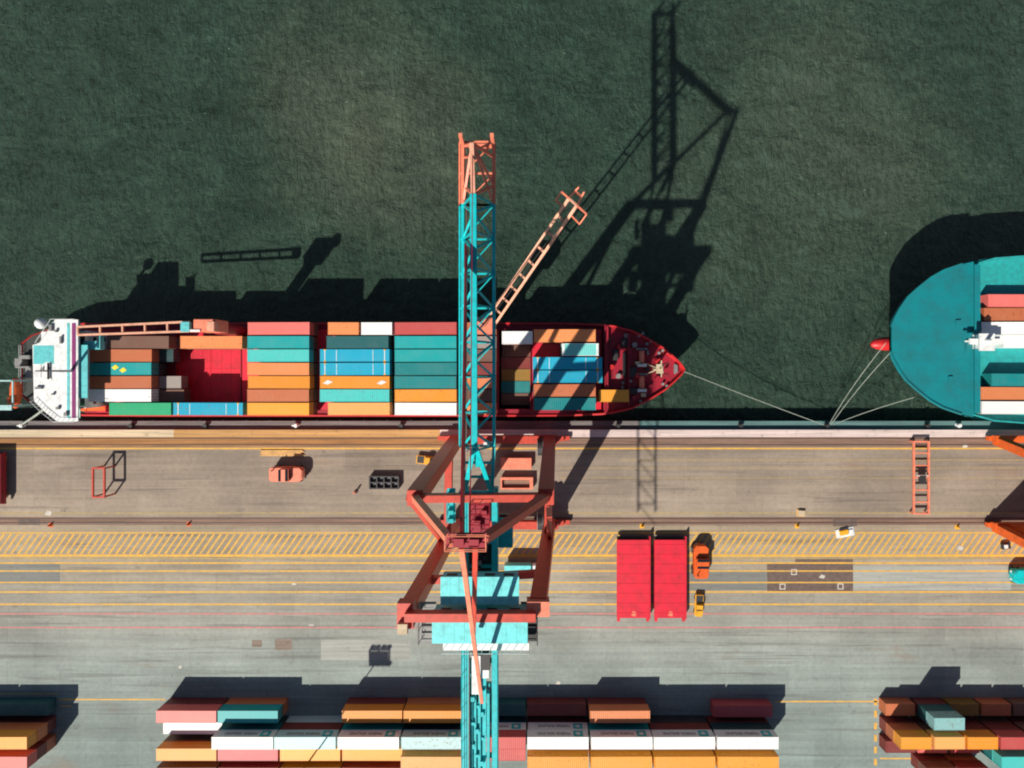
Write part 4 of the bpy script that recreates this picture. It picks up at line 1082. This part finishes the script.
# ------------------------------------------------------------------ second crane at the frame edge (legs spread as an A towards the right)
CR2 = thing('container_crane', 'orange red crane legs standing at the frame edge beside the teal ship', 'crane', (106, -22.6, 0))
def c2(mb, name, mat, **k):
    o = mb.build(name, mat); o.parent = CR2; o.matrix_parent_inverse = Matrix.Translation(CR2.location).inverted(); return o
A1, A2 = Vector((97.8, -13.9, 0)), Vector((97.6, -32.0, 0))
B1, B2 = Vector((118, -13.9, 0)), Vector((118, -32.2, 0))
T1, T2 = Vector((100.5, -15.2, 40)), Vector((100.5, -30.8, 40))
for a, b_ in ((A1, Vector((99.5, -21.5, 34))), (A2, Vector((99.5, -38, 34))), (B1, Vector((113, -21.5, 34))), (B2, Vector((113, -38, 34)))):
    mb = MB(); mb.beam(at(a, b_, 1.8), b_, 1.9, 1.7, None, 1.6, 1.6, up=(0, 1, 0)); c2(mb, 'leg', M['orange'])
for a, b_ in ((A1, B1), (A2, B2)):
    mb = MB(); mb.box(a.x - 1.0, b_.x + 1, a.y - .7, a.y + .7, 1.6, 3.0); c2(mb, 'sill_beam', M['orange'])
    for x in (a.x, b_.x):
        mb = MB(); mb.box(x - 1.5, x + 1.8, a.y - .45, a.y + .45, .6, 1.6, M['orange'])
        for w_ in (-1.0, 0, 1.0): mb.cyl((x + w_, a.y - .2, .42), (x + w_, a.y + .2, .42), .36, 12, M['dark'])
        c2(mb, 'bogie', None)
for x in (99.5, 113):
    mb = MB(); mb.box(x - .8, x + .8, -38.8, -20.8, 33.2, 35); c2(mb, 'portal_beam', M['orange'])
mb = MB(); mb.box(99, 113.5, -22.4, -20.6, 33.4, 35.2); mb.box(99, 113.5, -38.8, -37, 33.4, 35.2); c2(mb, 'cross_beam', M['orange'])
mb = MB(); mb.box(107.5, 110.5, -60, 20, 36, 38); c2(mb, 'girder', M['orange'])
mb = MB(); mb.box(100.3, 113.6, -34, -24, 38, 41); c2(mb, 'machinery_house', M['orange'])
mb = MB(); mb.box(99.2, 117, -33.2, -31.2, 3.05, 17); c2(mb, 'unseen_shadow_wall', M['orange'])  # unseen wall added on the sill to cast a wide shadow

# ------------------------------------------------------------------ things on the apron
# ship hatch covers lying side by side
def hatch(px0, px1, py0, py1, label, mat='hatch_red', zh=1.9):
    a, b_ = U(px0, py0, zh), U(px1, py1, zh); cx, cy = (a.x + b_.x) / 2, (a.y + b_.y) / 2; w, l = b_.x - a.x, a.y - b_.y
    r = thing('hatch_cover', label, 'hatch cover', (cx, cy, 0), 0, 'red hatch covers on the apron')
    mb = MB(); mb.box(-w / 2, w / 2 - .25, -l / 2, l / 2, zh - .5, zh)
    for k in range(8): y = -l / 2 + l * (k + .5) / 8; mb.box(-w / 2 + .1, w / 2 - .35, y - .06, y + .06, zh, zh + .035)
    for k in range(7): x = -w / 2 + w * (k + .5) / 7; mb.box(x - .04, x + .04, -l / 2 + .2, l / 2 - .2, zh - .9, zh - .5)
    mb.build('top_plate', M[mat], r)
    mb = MB(); mb.box(w / 2 - .22, w / 2, -l / 2 - .3, l / 2 + .7, zh - .75, zh + .02); mb.build('side_beam', M[mat], r)
    mb = MB(); mb.box(-w / 2 + .1, w / 2 - .5, l / 2 + .003, l / 2 + .5, zh - 1.2, zh - .7); mb.build('end_skirt', M['dark'], r)
    for x in (-w / 2 + .35, w / 2 - .55):
        mb = MB(); mb.box(x - .28, x + .28, -l / 2 - .75, -l / 2, zh - .6, zh - .05); mb.build('lifting_lug', M[mat], r)
    for sx in (-1, 1):
        for sy in (-1, 1):
            mb = MB(); mb.box(sx * (w / 2 - .6) - .3, sx * (w / 2 - .6) + .3, sy * (l / 2 - 1) - .4, sy * (l / 2 - 1) + .4, 0, zh - .52); mb.build('support_block', M['wood'], r)
    mb = MB(); mb.add([(-.5, -l / 2 + .5, zh + .01), (.4, -l / 2 + .3, zh + .01), (.5, -l / 2 + 1.2, zh + .01), (-.2, -l / 2 + 1.5, zh + .01)], [(0, 1, 2, 3)]); mb.build('painted_mark', M['salmon'], r)
    return r
hatch(617, 650.5, 540, 618, 'broad red hatch cover lying left beside its narrower twin')
hatch(654.5, 686.5, 540, 618, 'narrower red hatch cover lying next to the orange machine')
a = U(0, 455, 2.4); r = thing('hatch_cover', 'dark red hatch cover cut off by the left edge of the quay apron', 'hatch cover', (a.x - 4, a.y - 5, 0))
MB().box(-4, 4, -5.2, 5.2, 1.7, 2.4).build('top_plate', M['ship_red'], r); MB().box(3.7, 4.05, -5.4, 5.4, .9, 1.69).build('side_beam', M['ship_red'], r)
MB().box(2.4, 3.4, 2.2, 3.2, 2.4, 2.6).build('lifting_plate', M['aqua'], r)
for sy in (-1, 1): MB().box(2.6, 3.4, sy * 4 - .4, sy * 4 + .4, 0, 1.69).build('support_block', M['wood'], r)

# wheels for vehicles
def wheel(parent, x, y, r=.5, w=.35):
    mb = MB(); mb.cyl((x, y - w / 2, r), (x, y + w / 2, r), r, 16); t = mb.build('wheel', M['tyre'], parent)
    mb = MB(); mb.cyl((x, y - w / 2 - .02, r), (x, y + w / 2 + .02, r), r * .55, 12); h = mb.build('rim', M['grey'], t)
    return t
def loader(label, loc, rz, col='salmon'):
    """orange terminal machine: long rounded hood, two dark cab slits across the roof"""
    r = thing('terminal_tractor', label, 'vehicle', loc, rz, 'orange terminal machines')
    mb = MB(); mb.prism([(-3.5, -1.1), (-3.1, -1.5), (2.9, -1.5), (3.5, -.9), (3.5, .9), (2.9, 1.5), (-3.1, 1.5), (-3.5, 1.1)], .7, 2.5); mb.build('body', M[col], r, bevel=.18)
    mb = MB(); mb.box(-.9, 1.0, -1.3, 1.3, 2.5, 3.6); cab = mb.build('cab', M[col], r, bevel=.12)
    for x0, x1 in ((-1.05, -.55), (.35, .85)):
        mb = MB(); mb.box(x0, x1, -1.2, 1.2, 3.605, 3.64); mb.build('roof_window', M['glass'], cab)
    mb = MB(); mb.box(1.0, 1.03, -1.1, 1.1, 2.7, 3.4); mb.build('windscreen', M['glass'], cab)
    mb = MB(); mb.cyl((-2.6, .9, 2.5), (-2.6, .9, 3.5), .12, 8); mb.build('exhaust_pipe', M['dark'], r)
    for sy in (-1, 1):
        mb = MB(); mb.box(3.45, 3.54, sy * .8 - .2, sy * .8 + .2, 1.2, 1.55); mb.build('headlight', M['lens'], r)
        for x in (-2.2, 2.2): wheel(r, x, sy * 1.4, .75, .5)
    return r
p = U(284.5, 475, 3); loader('salmon orange terminal machine alone on the wide apron near the white bridge', (p.x, p.y, 0), 0)
p = U(702.5, 563, 3); loader('orange terminal machine parked beside the narrower red hatch cover', (p.x, p.y, 0), math.pi / 2, 'orange')
def pickup(label, loc, rz, mat='yellow'):
    r = thing('pickup_truck', label, 'pickup', loc, rz, 'small yellow vehicles')
    mb = MB(); mb.prism([(-2.3, -.88), (1.9, -.9), (2.35, -.6), (2.35, .6), (1.9, .9), (-2.3, .88)], .42, 1.02); mb.build('body', M[mat], r, bevel=.1)
    mb = MB(); mb.add([(-.5, -.78, 1.02), (1.1, -.78, 1.02), (1.1, .78, 1.02), (-.5, .78, 1.02), (-.3, -.66, 1.68), (.55, -.66, 1.68), (.55, .66, 1.68), (-.3, .66, 1.68)], [(3, 2, 1, 0), (4, 5, 6, 7), (0, 1, 5, 4), (1, 2, 6, 5), (2, 3, 7, 6), (3, 0, 4, 7)]); cab = mb.build('cab', M[mat], r, bevel=.06)
    mb = MB(); mb.add([(1.08, -.66, 1.1), (1.08, .66, 1.1), (.62, .58, 1.62), (.62, -.58, 1.62)], [(0, 1, 2, 3)]); w = mb.build('windscreen', M['glass'], cab); w.location = (.035, 0, .02)
    mb = MB(); mb.box(-2.1, -.65, -.72, .72, 1.022, 1.04); mb.build('load_bed', M['dark'], r)
    for sy in (-1, 1):
        mb = MB(); mb.box(2.3, 2.37, sy * .6 - .16, sy * .6 + .16, .68, .86); mb.build('headlight', M['lens'], r)
        for x in (-1.4, 1.4): wheel(r, x, sy * .82, .36, .22)
    return r
p = U(699.5, 606, 1.2); pickup('small yellow pickup parked nose down below the orange machine', (p.x, p.y, 0), -math.pi / 2 - .06)
p = U(427, 460.5, 1.2); pickup('small amber pickup half hidden by the left crane leg', (p.x, p.y, 0), -.12, 'yellow')
# light box truck behind the crane
p = U(520, 571.5, 3.2)
r = thing('box_truck', 'pale aqua box truck parked between the crane leg and the girder', 'truck', (p.x, p.y, 0), 0)
MB().box(-3.2, 2.3, -1.25, 1.25, 1.0, 3.3).build('cargo_box', M['house_teal'], r, bevel=.05); MB().box(2.45, 4.2, -1.15, 1.15, .7, 2.7).build('cab', M['white'], r, bevel=.15)
MB().box(-3.1, 4.0, -.5, .5, .6, .95).build('chassis', M['dark'], r)
MB().box(4.2, 4.23, -1, 1, 1.7, 2.45).build('windscreen', M['glass'], r)
for x in (-2.2, -1.1, 3.2):
    for sy in (-1, 1): wheel(r, x, sy * 1.05, .5, .3)
# teal vehicle at right edge
p = U(1032, 577, 2.5); loader('teal machine with rounded hood at the right frame edge', (p.x, p.y, 0), math.pi, 'crane_teal')['group'] = 'teal machines'
# red lifting frames (spreaders) on stands
def spreader(label, px0, px1, py0, py1, zh, mat, rungs):
    a, b_ = U(px0, py0, zh), U(px1, py1, zh); w, l = b_.x - a.x, a.y - b_.y
    r = thing('lifting_frame', label, 'lifting frame', ((a.x + b_.x) / 2, (a.y + b_.y) / 2, 0))
    mb = MB()
    for sx in (-1, 1): mb.box(sx * (w / 2 - .16) - .16, sx * (w / 2 - .16) + .16, -l / 2 + .3, l / 2 - .3, zh - .4, zh)
    mb.build('side_beam', M[mat], r)
    for sy in (-1, 1):
        MB().box(-w / 2, w / 2, sy * (l / 2 - .15) - .15, sy * (l / 2 - .15) + .15, zh - .38, zh + .01).build('end_beam', M[mat], r)
        for sx in (-1, 1): MB().box(sx * (w / 2 - .2) - .14, sx * (w / 2 - .2) + .14, sy * (l / 2 - .2) - .14, sy * (l / 2 - .2) + .14, 0, zh - .38).build('leg', M[mat], r)
    for k in range(rungs):
        y = -l / 2 + l * (k + 1) / (rungs + 1); MB().box(-w / 2 + .33, w / 2 - .33, y - .13, y + .13, zh - .33, zh - .03).build('cross_bar', M[mat], r)
    if rungs > 1:
        MB().box(-.7, .6, -l * .08, l * .03, zh - .02, zh + .5).build('power_unit', M['dark'], r); MB().box(-1.2, 1.2, l * .02, l * .04, zh, zh + .4).build('headblock', M['cope_pink'], r)
    return r
spreader('short red open lifting frame on four legs, left part of the apron', 91.5, 104.5, 467.5, 498, 3.6, 'crane_red', 0)
spreader('long salmon lifting frame with cross bars near the right crane', 913.5, 930, 441, 514.5, 1.6, 'salmon', 5)
# salmon panels under the crane
def panel(label, px0, px1, py0, py1, z0, z1, mat, hollow):
    a, b_ = U(px0, py0, z1), U(px1, py1, z1)
    r = thing('pontoon_lid', label, 'pontoon lid', ((a.x + b_.x) / 2, (a.y + b_.y) / 2, 0)); w, l = (b_.x - a.x) / 2, (a.y - b_.y) / 2
    if not hollow:
        MB().box(-w, w, -l, l, z0, z1).build('top_plate', M[mat], r, bevel=.05)
    else:
        mb = MB(); mb.box(-w, w, l - .5, l, z0, z1); mb.box(-w, w, -l, -l + .3, z0, z1); mb.box(w - .7, w, -l + .3, l - .5, z0, z1); mb.box(-w, -w + .3, -l + .3, l - .5, z0, z1); mb.build('rim_beam', M[mat], r)
        MB().box(-w + .3, w - .7, -l + .3, l - .5, z0, z0 + .3).build('floor_plate', M['rust_strip2'], r)
    for sx in (-1, 1): MB().box(sx * (w - .8) - .3, sx * (w - .8) + .3, -l + .2, l - .2, 0, z0).build('support_beam', M['wood'], r)
panel('salmon hatch panel lying under the crane nearest the ship', 500.5, 531.5, 458, 469.5, .5, 1.5, 'salmon', False)
panel('open salmon tray lying under the crane beside the portal beam', 500.5, 533, 477.5, 489.5, .4, 1.5, 'salmon', True)
# dark crate of cells
p = U(384, 482.5, 1.2)
r = thing('cage_crate', 'dark open crate divided in eight cells on the apron', 'crate', (p.x, p.y, 0))
mb = MB()
for k in range(5): x = -3.0 + k * 1.5; mb.box(x - .14, x + .14, -1.3, 1.3, .15, 1.3)
for k in range(3): y = -1.25 + k * 1.25; mb.box(-3.1, 3.1, y - .13, y + .13, .15, 1.303)
mb.build('cell_grid', M['dark'], r); MB().box(-3.1, 3.1, -1.35, 1.35, 0, .15).build('base_plate', M['rust_strip'], r)
for x in (-2.25, -.75, .75, 2.25):
    for y in (-.62, .62): MB().box(x - .42, x + .42, y - .3, y + .3, .15, .55).build('stowed_box', M['grey'], r)
# marker post, planks, bollards, gangway and debris
p = U(356, 491.5); mb = MB(); mb.cyl(p, p + Vector((0, 0, .12)), .45, 10, M['dark']); mb.cyl(p + Vector((0, 0, .12)), p + Vector((0, 0, 1.7)), .24, 10, M['orange'], .18); mb.cyl(p + Vector((0, 0, 1.2)), p + Vector((0, 0, 1.4)), .22, 10, M['white'])
tag(mb.build('marker_post'), 'small orange marker post standing beside the dark crate', 'post')
p = U(285, 453); mb = MB()
for k in range(5): mb.box(p.x - 5.2 + .3 * (k % 2), p.x + 4.2 - .4 * (k % 3), p.y - .62 + k * .26, p.y - .4 + k * .26, .02, .16 + .02 * k)
tag(mb.build('timber_planks', M['wood']), 'pale yellow timber planks lying along the quay edge line', 'planks')
bo = None
BL = [(133, 'dark bollard below the bridge of the red ship'), (207, 'dark bollard below the bright blue quay-side container'), (297, 'pale bollard below the amber quay-side container'), (402, 'dark bollard below the white quay-side container'),
      (618, 'dark bollard below the bow of the red ship'), (826, 'dark bollard where the mooring ropes of both ships meet'), (926, 'dark bollard beside the long salmon lifting frame'), (957, 'pale bollard below the teal hull'), (24, 'pale bollard with the stern rope of the red ship'), (740, 'dark bollard alone between the two ships')]
for px, lab in BL:
    c = U(px, 424, -.9); c.y = -11.35
    mt = M['white'] if 'pale' in lab else M['dark']
    mb = MB(); mb.cyl((0, 0, 0), (0, 0, .1), .5, 12, mt); mb.cyl((0, 0, .1), (0, 0, .75), .3, 12, mt); mb.cyl((0, 0, .75), (0, 0, 1.0), .46, 12, mt, .38); mb.beam((-.1, 0, .85), (-.75, 0, .8), .26, .26, mt)
    o = mb.build('bollard'); o.location = (c.x, c.y, -.895); tag(o, lab, 'bollard', 'mooring bollards on the quay edge')
def rope(label, p, q, sag=.6, r=.075):
    p, q = Vector(p), Vector(q); pts = [p.lerp(q, k / 14) - Vector((0, 0, sag * 4 * (k / 14) * (1 - k / 14))) for k in range(15)]
    tag(MB().tube(pts, r, 6).build('mooring_rope', M['rope']), label, 'rope', 'mooring ropes')
def bpos(px): c = U(px, 424, -.9); return Vector((c.x, -11.2, -.1))
rope('long pale rope from the red bow to the quay bollard', U(684, 371.5, 4.5), bpos(822), 1.0)
rope('upper of two twin ropes from the teal bow to the bollard', U(886, 343, 6), bpos(827), 1.0)
rope('lower of two twin ropes from the teal bow to the bollard', U(890, 353, 7), bpos(829), .8)
rope('short rope from the teal hull side to the bollard', U(914, 397.5, 6), bpos(831), 1.2)
rope('thick pale rope from the red ship stern to the quay', U(44, 409, 6), bpos(24), .3, .22)
# white and yellow debris heap near the hatching, small kit
p = U(846, 533, .5)
r = thing('pallet', 'white pallet with yellow load beside the hatched strip', 'pallet', (p.x, p.y, 0), .2)
MB().box(-1.9, 1.9, -.9, .9, 0, .18).build('deck_boards', M['white'], r); MB().box(-1.3, .5, -.3, .75, .18, .8).build('load', M['yellow'], r, bevel=.08); MB().box(.6, 1.6, -.8, .5, .18, .45).build('sheet_cover', M['white'], r, bevel=.05)
p = U(801.5, 513, .4); r = thing('pallet', 'small pale pallet on the quay side of the yellow edge line', 'pallet', (p.x, p.y, 0), -.05)
MB().box(-.9, .9, -.75, .75, 0, .16).build('deck_boards', M['wood'], r); MB().box(-.7, .7, -.55, .55, .16, .6).build('load', M['cope_cream'], r, bevel=.05)
p = U(1006, 546, .6); r = thing('trolley', 'small dark trolley with white lid near the right crane leg', 'trolley', (p.x, p.y, 0), .1)
MB().box(-.9, .9, -.6, .6, .3, .8).build('body', M['dark'], r, bevel=.05); MB().box(-.6, .1, -.4, .4, .8, 1.1).build('lid', M['white'], r, bevel=.05)
for x in (-.6, .6):
    for sy in (-1, 1): wheel(r, x, sy * .5, .2, .1)
for px, py, lab in ((51, 525, 'orange cone beside the left rail patch'), (189, 524, 'orange cone alone by the landside rail at left'), (642, 526, 'yellow cone just above the broad red hatch cover'), (957, 527, 'yellow cone by the landside rail at right'), (797, 526, 'yellow cone by the rail near the small pale pallet')):
    p = U(px, py); mb = MB(); mb.box(p.x - .45, p.x + .45, p.y - .45, p.y + .45, 0, .06); mb.cyl((p.x, p.y, .06), (p.x, p.y, 1.0), .32, 12, None, .06)
    tag(mb.build('traffic_cone', M['orange'] if 'orange' in lab else M['yellow']), lab, 'cone', 'traffic cones')
lx, ly = -47.5, -83.4  # unseen mast, added for the shadow it casts on the apron
r = thing('unseen_shadow_mast', 'unseen mast added to cast the shadow patch in front of the long container block', 'light mast', (lx, ly, 0))
MB().cyl((0, 0, 0), (0, 0, 28), .22, 12, None, .11).build('pole', M['grey'], r, smooth=True); MB().box(-.6, .6, -.6, .6, 0, .12).build('base_plate', M['grey'], r)
mb = MB()
for yy in (-1.6, 1.6): mb.box(-2.2, 2.2, yy - .12, yy + .12, 27.2, 27.45)
for xx in (-2.1, 2.1): mb.box(xx - .12, xx + .12, -1.6, 1.6, 27.2, 27.45)
mb.box(-.15, .15, -1.6, 1.6, 27.0, 27.2); mb.box(-1.9, 1.9, -1.3, 1.3, 27.22, 27.28); mb.build('shadow_frame', M['grey'], r)  # plate added so the mast head casts a solid shadow
for xx in (-1.7, -.6, .6, 1.7):
    for yy in (-1.75, 1.75): MB().box(xx - .42, xx + .42, yy - .3, yy + .3, 27.46, 28.2).build('floodlight', M['grey'], r, bevel=.05)  # lamp shapes on the added mast, none of them lit
# ------------------------------------------------------------------ light, sky, camera
d = Vector((SX, SY, -1)).normalized()
su = bpy.data.lights.new('sun', 'SUN'); su.energy = 5.0; su.angle = math.radians(.53); su.color = (1.0, .93, .82)
so = bpy.data.objects.new('sun', su); C.objects.link(so); so.rotation_euler = d.to_track_quat('-Z', 'Y').to_euler()
w = bpy.data.worlds.new('World'); S.world = w; w.use_nodes = True
nt = w.node_tree; sky = nt.nodes.new('ShaderNodeTexSky'); sky.sky_type = 'NISHITA'; sky.sun_disc = False
sky.sun_elevation = math.atan2(1, math.hypot(SX, SY)); sky.sun_rotation = math.atan2(-SX, -SY)
bg = nt.nodes['Background']; bg.inputs['Strength'].default_value = .05
nt.links.new(sky.outputs['Color'], bg.inputs['Color'])
cam = bpy.data.cameras.new('camera'); co = bpy.data.objects.new('camera', cam); C.objects.link(co)
co.location = (0, 0, H); co.rotation_euler = (0, 0, 0)
cam.sensor_width = 36; cam.lens = 36 * F / 1024; cam.shift_x = (512 - NX) / 1024; cam.shift_y = -(384 - NY) / 1024
cam.clip_end = 3000; S.camera = co
S.view_settings.view_transform = 'Standard'; S.view_settings.look = 'None'; S.view_settings.gamma = 1; S.view_settings.exposure = .2
S.view_settings.use_curve_mapping = False
S.cycles.pixel_filter_type = 'BLACKMAN_HARRIS'; S.cycles.filter_width = 2.0
S.render.filter_size = 2.0
